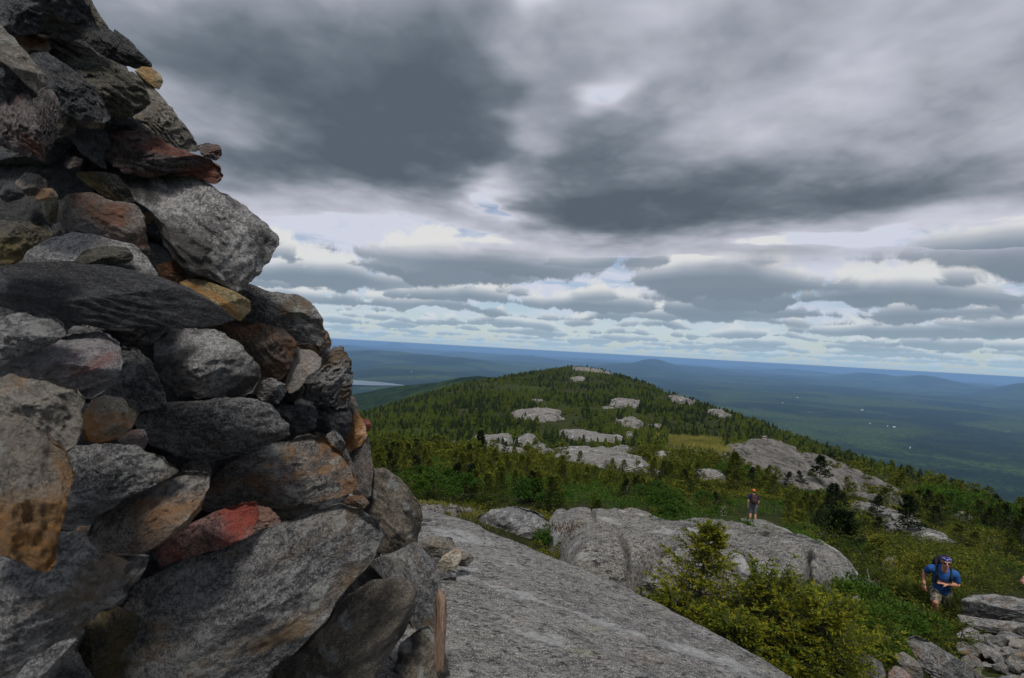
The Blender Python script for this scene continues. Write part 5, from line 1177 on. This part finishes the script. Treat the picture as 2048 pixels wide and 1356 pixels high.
# ------------------------------------------------------------------ people
def plain(name, c, rough=.8, n=0.0, c2=None, sc=30):
    m, w = new_mat(name); t_ = w.n.new('ShaderNodeTexCoord').outputs['Object']
    k = w.noise(t_, sc, 4, .6); col = w.mix(w.step(k, .42, .56) if c2 else w.m('MULTIPLY', k, .35), c, c2 or tuple(v * .6 for v in c))
    return finish(m, w, col, rough, k, .3, .01)
M_skin = plain('skin', (.50, .27, .19), .55); M_skin2 = plain('sunburnt_skin', (.48, .23, .155), .55)
M_blue = plain('blue_cotton', (.016, .085, .27)); M_navy = plain('navy_cotton', (.012, .014, .055)); M_grey_c = plain('grey_cotton', (.10, .11, .14))
M_camo = plain('camouflage_cotton', (.05, .048, .035), .9, c2=(.22, .20, .155), sc=14)
M_black = plain('black_nylon', (.010, .010, .014), .7); M_pack = plain('maroon_nylon', (.075, .018, .016), .7, c2=(.025, .022, .024), sc=12)
M_hair = plain('dark_hair', (.012, .008, .006), .8); M_orange = plain('orange_cap', (.62, .12, .02), .7); M_shoe = plain('shoe_leather', (.03, .022, .018), .7)
M_glass, w = new_mat('sunglass_lens'); finish(M_glass, w, (.012, .008, .008), .15, spec=.6)
M_band, w = new_mat('starred_bandana'); t_ = w.n.new('ShaderNodeTexCoord').outputs['Object']
vv = w.voro(t_, 38.0, rand=.25); col = w.mix(w.step(vv, .26, .30, 1, 0), (.012, .02, .16), (.75, .75, .80)); finish(M_band, w, col, .8)
def ell(c, r, ax=None, nu=14, nv=10):
    th = np.linspace(0, math.pi, nv + 1); V_ = []
    for t in th:
        for j in range(nu):
            p = 2 * math.pi * j / nu; V_.append([math.sin(t) * math.cos(p), math.sin(t) * math.sin(p), math.cos(t)])
    V_ = np.array(V_) * np.array(r)
    if ax is not None: V_ = V_ @ np.array(ax)
    return V_ + np.array(c), grid_faces(nv + 1, nu, True)
def limb(ps, rs, k=12, flat=1.0, flat_ax=(0, 1, 0)):
    """rounded tapered limb with ball joints"""
    out = []; ps = np.array(ps, float)
    u = np.linspace(0, len(ps) - 1, (len(ps) - 1) * 5 + 1)
    q = np.stack([np.interp(u, range(len(ps)), ps[:, i]) for i in range(3)], -1); r_ = np.interp(u, range(len(rs)), rs)
    v, f = tube(q, r_, k)
    # close ends
    v = np.concatenate([v, [q[0]], [q[-1]]]); n = len(v); j = np.arange(k); e = (len(q) - 1) * k
    f = np.concatenate([f, np.stack([j, (j + 1) % k, np.full(k, n - 2), np.full(k, n - 2)], -1)[:, :4], np.stack([e + j, e + (j + 1) % k, np.full(k, n - 1), np.full(k, n - 1)], -1)])
    out.append((v, f))
    for p, r in zip(ps, rs): out.append(ell(p, (r, r, r), nu=12, nv=8))
    if flat != 1.0:
        c = ps.mean(0); fa = np.array(flat_ax)
        out = [(v - np.outer((v - c) @ fa, fa) * (1 - flat), f) for v, f in out]
    return out
def fuse(name, parts_, mats, voxel, parent, midx_fn=None, smooth_it=4):
    me = bpy.data.meshes.new(name); V_, F_, o_ = [], [], 0
    for v, f in parts_:
        V_.append(v)
        for q in f:
            q = list(dict.fromkeys(int(i) for i in q))
            if len(q) > 2: F_.append([i + o_ for i in q])
        o_ += len(v)
    me.from_pydata(np.concatenate(V_).tolist(), [], F_); me.update()
    tmp = bpy.data.objects.new(name + '_tmp', me); C.objects.link(tmp)
    r = tmp.modifiers.new('r', 'REMESH'); r.mode = 'VOXEL'; r.voxel_size = voxel; r.use_smooth_shade = True
    s = tmp.modifiers.new('s', 'SMOOTH'); s.factor = .5; s.iterations = smooth_it
    dg = bpy.context.evaluated_depsgraph_get(); dg.update()
    m2 = bpy.data.meshes.new_from_object(tmp.evaluated_get(dg)); m2.name = name
    bpy.data.objects.remove(tmp); bpy.data.meshes.remove(me)
    m2.materials.clear()
    for mt in mats: m2.materials.append(mt)
    o = bpy.data.objects.new(name, m2); C.objects.link(o); o.parent = parent
    return o
def hand_parts(wr, d_, n_, curl=.5, s=1.0, side=1):
    """palm and five fingers: wr wrist, d_ hand direction, n_ palm normal, side: thumb side sign"""
    d_ = np.array(d_, float); d_ /= np.linalg.norm(d_); n_ = np.array(n_, float); n_ -= d_ * (n_ @ d_); n_ /= np.linalg.norm(n_); s_ = np.cross(d_, n_) * side
    wr = np.array(wr, float); out = []
    for a in (-.6, -.2, .2, .6): out += limb([wr + s_ * a * .026 * s, wr + d_ * .085 * s + s_ * a * .052 * s], [.016 * s, .014 * s], 8)
    for i, (a, L) in enumerate(((.034, .070), (.012, .080), (-.011, .075), (-.033, .058))):
        p0 = wr + d_ * .085 * s + s_ * a * s; c1, c2, c3 = curl * .6, curl * 1.5, curl * 2.3
        p1 = p0 + (d_ * math.cos(c1) + n_ * math.sin(c1)) * L * .42 * s; p2 = p1 + (d_ * math.cos(c2) + n_ * math.sin(c2)) * L * .33 * s; p3 = p2 + (d_ * math.cos(c3) + n_ * math.sin(c3)) * L * .25 * s
        out += limb([p0, p1, p2, p3], [.0095 * s, .009 * s, .0085 * s, .0075 * s], 8)
    t0 = wr + d_ * .025 * s + s_ * .030 * s; t1 = t0 + (d_ * .6 + s_ * .7 + n_ * .3) * .035 * s; t2 = t1 + (d_ * .85 + s_ * .25 + n_ * .45) * .032 * s
    return out + limb([t0, t1, t2], [.015 * s, .0115 * s, .0095 * s], 8)
def head_parts(c, f_, u_):
    """c head centre, f_ facing, u_ up"""
    f_ = np.array(f_, float); f_ /= np.linalg.norm(f_); u_ = np.array(u_, float); u_ -= f_ * (u_ @ f_); u_ /= np.linalg.norm(u_); s_ = np.cross(f_, u_)
    ax = [s_, f_, u_]; c = np.array(c, float); L = lambda x, y, z: c + s_ * x + f_ * y + u_ * z
    out = [ell(L(0, -.008, .028), (.076, .094, .088), ax), ell(L(0, .018, -.03), (.060, .070, .078), ax), ell(L(0, .045, -.085), (.030, .032, .028), ax)]
    out += [ell(L(0, .088, -.008), (.013, .020, .026), ax), ell(L(0, .098, -.022), (.015, .016, .012), ax), ell(L(0, .075, .025), (.052, .02, .012), ax)]
    out += [ell(L(0, .078, -.050), (.024, .014, .006), ax), ell(L(0, .076, -.062), (.022, .013, .007), ax)]
    for sg in (-1, 1): out += [ell(L(sg * .076, -.008, -.008), (.010, .018, .030), ax), ell(L(sg * .040, .058, -.028), (.022, .02, .02), ax)]
    return out, L, ax
def person(org, yaw, J, label, outfit, s=1.0):
    e = bpy.data.objects.new('person', None); C.objects.link(e); e.location = org; e.rotation_euler = (0, 0, yaw); e.scale = (s, s, s)
    tag(e, label, 'person')
    A = {k: np.array(v, float) for k, v in J.items()}
    bp_ = []
    bp_ += limb([A['pelvis'], A['waist'], A['chest'], (A['chest'] + A['neck']) / 2], [.135, .12, .145, .09], 14, .78)
    bp_ += limb([A['shl'], A['chest'] + [0, 0, .05], A['shr']], [.062, .085, .062]); bp_ += limb([A['neck'] - [0, 0, .04], A['head'] * .75 + A['neck'] * .25], [.058, .048])
    for q in 'lr':
        bp_ += limb([A['sh' + q], A['el' + q], A['wr' + q]], [.055, .041, .029]); m_ = (A['el' + q] * .7 + A['wr' + q] * .3); bp_.append(ell(m_, (.043, .043, .043)))
        bp_ += hand_parts(A['wr' + q], A['hd' + q], A['hn' + q], J.get('curl' + q, .5), 1.05, J.get('ts' + q, 1))
        hp = A['pelvis'] + [(-.09 if q == 'l' else .09), 0, -.06]
        bp_ += limb([hp, A['kn' + q], A['kn' + q] * .62 + A['an' + q] * .38, A['an' + q]], [.092, .058, .060, .038])
        bp_ += limb([A['an' + q], A['an' + q] + A['ft' + q] * .16 + np.array([0, 0, -.045])], [.036, .032])
    hp_, L, hx = head_parts(A['head'], J['face'], J['hup']); bp_ += hp_
    fuse('body', bp_, [outfit['skin']], .0075, e, smooth_it=3)
    # shirt
    sp_ = limb([A['pelvis'] + [0, 0, .0], A['waist'], A['chest'], (A['chest'] + A['neck']) / 2], [.150, .140, .162, .100], 16, .80) + limb([A['shl'], A['chest'] + [0, 0, .05], A['shr']], [.074, .098, .074])
    for q in 'lr': sp_ += limb([A['sh' + q], A['sh' + q] * .42 + A['el' + q] * .58], [.074, .064])
    fuse('shirt', sp_, [outfit['shirt']], .010, e)
    sh_ = limb([A['pelvis'] + [0, 0, .06], A['pelvis'] - [0, 0, .04]], [.150, .150], 14, .85)
    for q in 'lr':
        hp = A['pelvis'] + [(-.085 if q == 'l' else .085), 0, -.06]; sh_ += limb([hp, hp * .12 + A['kn' + q] * .88], [.112, .088])
    fuse('shorts', sh_, [outfit['shorts']], .012, e)
    for q in 'lr': fuse('shoe', limb([A['an' + q] + [0, 0, .03], A['an' + q] - [0, 0, .03]], [.047, .048]) + limb([A['an' + q] - A['ft' + q] * .03 + [0, 0, -.05], A['an' + q] + A['ft' + q] * .17 + [0, 0, -.055]], [.045, .042]), [M_shoe], .010, e)
    ax = hx
    if outfit.get('cap'):
        fuse('cap', [ell(L(0, -.008, .060), (.086, .100, .070), ax), ell(L(0, .09, .045), (.062, .06, .008), ax)], [M_orange], .008, e)
        fuse('hair', [ell(L(0, -.026, .0), (.080, .080, .07), ax)], [M_hair], .010, e)
    else:
        fuse('hair', [ell(L(0, -.016, .048), (.082, .094, .082), ax), ell(L(0, -.045, -.01), (.076, .066, .07), ax)], [M_hair], .009, e)
    if outfit.get('band'):
        fuse('bandana', [ell(L(0, -.002, .062), (.088, .105, .050), ax), ell(L(0, -.10, .02), (.02, .03, .03), ax)], [M_band], .008, e)
        g_ = fuse('sunglasses', [ell(L(-.034, .082, .006), (.034, .014, .023), ax), ell(L(.034, .082, .006), (.034, .014, .023), ax), ell(L(0, .090, .010), (.016, .008, .006), ax)] + limb([L(-.06, .075, .01), L(-.080, -.01, .01)], [.005, .005]) + limb([L(.06, .075, .01), L(.080, -.01, .01)], [.005, .005]), [M_glass], .005, e, smooth_it=1)
    if outfit.get('pack') is not None:
        up_ = A['neck'] - A['pelvis']; up_ /= np.linalg.norm(up_); bk = np.array(J['back'], float); bk -= up_ * (bk @ up_); bk /= np.linalg.norm(bk); sd_ = np.cross(up_, bk)
        c = A['waist'] * .35 + A['chest'] * .65 + bk * .24; pa = [sd_, bk, up_]
        k = outfit.get('pack_s', 1.0)
        pk = fuse('backpack', [ell(c, (.165 * k, .115 * k, .25 * k), pa), ell(c + up_ * .12 * k, (.15 * k, .10 * k, .14 * k), pa), ell(c + bk * .09 * k - up_ * .06 * k, (.12 * k, .06 * k, .13 * k), pa)], [outfit['pack']], .012, e)
        for q, sg in (('l', -1), ('r', 1)):
            t_ = A['chest'] + [0, 0, .05]; x0 = (A['sh' + q] - t_) * .58
            st = [c + up_ * .2 + x0, t_ + x0 + up_ * .10, t_ + x0 - bk * .125 - up_ * .0, A['waist'] * .5 + A['chest'] * .5 + x0 * 1.05 - bk * .135, A['waist'] + x0 * 1.3 - bk * .05, c - up_ * .16 + x0]
            fuse('strap', limb(st, [.024] * 6, 8), [M_black], .010, e)
        if outfit.get('band'): fuse('chest_strap', limb([A['chest'] - bk * .148 + sd_ * .11 + [0, 0, -.03], A['chest'] - bk * .158 + [0, 0, -.03], A['chest'] - bk * .148 - sd_ * .11 + [0, 0, -.03]], [.012] * 3, 8), [M_black], .006, e)
    return e
dB = 9.2; oB = P(1882, 1177, dB); kB = .0074
person(oB.tolist(), -.60, dict(pelvis=(0, 0, 0), waist=(0, -.08, .17), chest=(.0, -.20, .35), neck=(.01, -.27, .48), head=(.02, -.345, .61), face=(.05, -1, -.05), hup=(0, -.1, 1), back=(0, 1, .3),
    shl=(-.19, -.17, .385), ell=(-.27, .06, .225), wrl=(-.285, -.10, .06), hdl=(.0, -.35, -.9), hnl=(.6, .5, .2), curll=.5, tsl=-1, shr=(.19, -.17, .375), elr=(.245, -.10, .17), wrr=(.06, -.31, .205), hdr=(-1, -.12, .1), hnr=(.1, .4, -1), curlr=.25, tsr=1,
    knl=(-.12, -.34, -.16), anl=(-.11, -.14, -.53), ftl=np.array((0, -1, .1)), knr=(.11, .02, -.43), anr=(.12, .24, -.80), ftr=np.array((0, -.9, -.3))),
    'hiker in blue shirt, camouflage shorts, starred bandana and sunglasses climbing towards the camera', dict(skin=M_skin2, shirt=M_blue, shorts=M_camo, pack=M_black, band=1)).scale = (.88, .95, .97)
oC = ray_hit(1505, 1045, .12, 12); dC = float(oC @ fwd); print('hat man', dC)
gz_ = oC[2]
person((oC[0], oC[1], gz_ + .93 * max(.8, min(1.25, dC / 29.0))), math.pi + .12 - .42, dict(pelvis=(0, 0, 0), waist=(0, .0, .17), chest=(0, .0, .38), neck=(0, -.01, .52), head=(0, -.03, .665), face=(.1, -1, -.05), hup=(0, 0, 1), back=(0, 1, 0),
    shl=(-.185, .0, .44), ell=(-.24, .02, .17), wrl=(-.22, -.10, -.06), hdl=(.1, -.3, -1), hnl=(1, 0, 0), tsl=-1, shr=(.185, .0, .44), elr=(.25, .03, .17), wrr=(.25, -.04, -.07), hdr=(0, -.15, -1), hnr=(-1, 0, 0), tsr=1,
    knl=(-.11, -.02, -.44), anl=(-.13, .02, -.86), ftl=np.array((-.15, -1, 0)), knr=(.11, -.02, -.44), anr=(.14, .02, -.86), ftr=np.array((.3, -1, 0))),
    'hiker seen from behind in orange cap, navy shirt and grey shorts on a ledge', dict(skin=M_skin, shirt=M_navy, shorts=M_grey_c, pack=M_pack, cap=1), s=max(.8, min(1.25, dC / 29.0)))
oD = P(2112, 1200, 9.2)
hq = (P(2041, 1160, 9.0) - oD); hq = np.array([hq[0] * math.cos(.6) - hq[1] * math.sin(.6), hq[0] * math.sin(.6) + hq[1] * math.cos(.6), hq[2]])
person(oD.tolist(), -.60, dict(pelvis=(0, 0, 0), waist=(0, -.05, .17), chest=(0, -.12, .37), neck=(0, -.16, .50), head=(0, -.21, .63), face=(0, -1, -.1), hup=(0, 0, 1), back=(0, 1, 0),
    shl=(-.185, -.1, .42), ell=(-.31, -.06, .25), wrl=(hq[0] + .05, hq[1], hq[2] + .06), hdl=(-.45, -.35, -.75), hnl=(.8, .1, -.3), curll=1.1, tsl=1, shr=(.185, -.1, .42), elr=(.28, .05, .17), wrr=(.24, -.14, .02), hdr=(0, -.4, -1), hnr=(-1, 0, 0), tsr=1,
    knl=(-.11, -.18, -.40), anl=(-.12, .0, -.80), ftl=np.array((0, -1, 0)), knr=(.11, .05, -.43), anr=(.12, .22, -.82), ftr=np.array((0, -1, 0))),
    'person at the right edge of whom only a forearm and fist reach into view', dict(skin=M_skin2, shirt=M_grey_c, shorts=M_navy))
# ------------------------------------------------------------------ farm buildings in the valley
def wall_mat(n, c):
    m, w = new_mat(n); return finish(m, w, c, .7)
M_white = wall_mat('white_clapboard', (.60, .60, .58)); M_roofg = wall_mat('grey_roofing', (.30, .30, .31)); M_win = wall_mat('dark_window', (.04, .05, .06))
def house(px, py, L, Wd, H, yaw, label):
    L, Wd, H = L * .62, Wd * .62, H * .62
    # find the ground under the pixel far out
    ds_ = np.exp(np.linspace(math.log(1800), math.log(16000), 500)); q = P(np.full(500, px), np.full(500, py), ds_)
    b = np.where(q[:, 2] < z_ground(q[:, 0], q[:, 1]))[0]
    if not len(b): return
    p = q[b[0]]; z = zg1(p[0], p[1])
    e = bpy.data.objects.new('farm_building', None); C.objects.link(e); e.location = (p[0], p[1], z + 3); e.rotation_euler = (0, 0, yaw); tag(e, label, 'building')
    v = np.array([(sx * L / 2, sy * Wd / 2, zz) for zz in (-8, H) for sx, sy in ((-1, -1), (1, -1), (1, 1), (-1, 1))] + [(-L / 2, 0, H * 1.5), (L / 2, 0, H * 1.5)])
    me = bpy.data.meshes.new('wall'); me.from_pydata(v.tolist(), [], [(0, 1, 5, 4), (1, 2, 6, 9, 5), (2, 3, 7, 6), (3, 0, 4, 8, 7), (0, 3, 2, 1)]); me.materials.append(M_white)
    o = bpy.data.objects.new('wall', me); C.objects.link(o); o.parent = e
    t = .6; rv = []
    for sy in (-1, 1):
        rv += [(-L / 2 - 1, sy * (Wd / 2 + 1), H - .6), (L / 2 + 1, sy * (Wd / 2 + 1), H - .6), (L / 2 + 1, 0, H * 1.5 + .1), (-L / 2 - 1, 0, H * 1.5 + .1)]
    rv = np.array(rv); rv = np.concatenate([rv, rv + [0, 0, t]])
    F = [(0, 1, 2, 3), (8, 9, 10, 11), (0, 1, 9, 8), (1, 2, 10, 9), (3, 0, 8, 11), (4, 5, 6, 7), (12, 13, 14, 15), (4, 5, 13, 12), (5, 6, 14, 13), (7, 4, 12, 15)]
    me = bpy.data.meshes.new('roof'); me.from_pydata(rv.tolist(), [], F); me.materials.append(M_roofg); o = bpy.data.objects.new('roof', me); C.objects.link(o); o.parent = e
for k, a in enumerate([(1595, 796, 34, 18, 11, .4, 'white farm building beside the pale field in the middle of the valley'), (1724, 821, 46, 20, 12, .2, 'long white barn, brightest spot on the valley floor'),
    (1740, 848, 26, 14, 9, .7, 'small white house in the woods below the long white barn'), (1788, 855, 44, 18, 9, .3, 'wide white building right of the small white house in the woods'),
    (1775, 853, 22, 14, 8, 1.0, 'little white shed touching the left end of the wide white building'), (1820, 897, 18, 10, 7, .6, 'lone white cabin low on the near valley floor'),
    (823, 744, 26, 14, 9, .1, 'white house on the wooded hill behind the lake'), (1565, 806, 24, 12, 8, .3, 'small white house left of the long pale clearing')]): house(*a)
# ------------------------------------------------------------------ haze: one even box of air
M_haze = bpy.data.materials.new('haze_air'); M_haze.use_nodes = True
ht = M_haze.node_tree
for n in list(ht.nodes): ht.nodes.remove(n)
pv = ht.nodes.new('ShaderNodeVolumePrincipled'); pv.inputs['Color'].default_value = (0.34, 0.60, 1.0, 1)
pv.inputs['Density'].default_value = 4.6e-5
ho = ht.nodes.new('ShaderNodeOutputMaterial'); ht.links.new(pv.outputs[0], ho.inputs['Volume'])
bx, zt, zb = 118000.0, 6.0, -1900.0
hv = np.array([(sx * bx, sy * bx, z) for z in (zb, zt) for sx, sy in ((-1, -1), (1, -1), (1, 1), (-1, 1))])
hf = np.array([(0, 3, 2, 1), (4, 5, 6, 7), (0, 1, 5, 4), (1, 2, 6, 5), (2, 3, 7, 6), (3, 0, 4, 7)])
tag(mesh_np('haze', hv, hf, [M_haze], smooth_=False), kind='stuff')
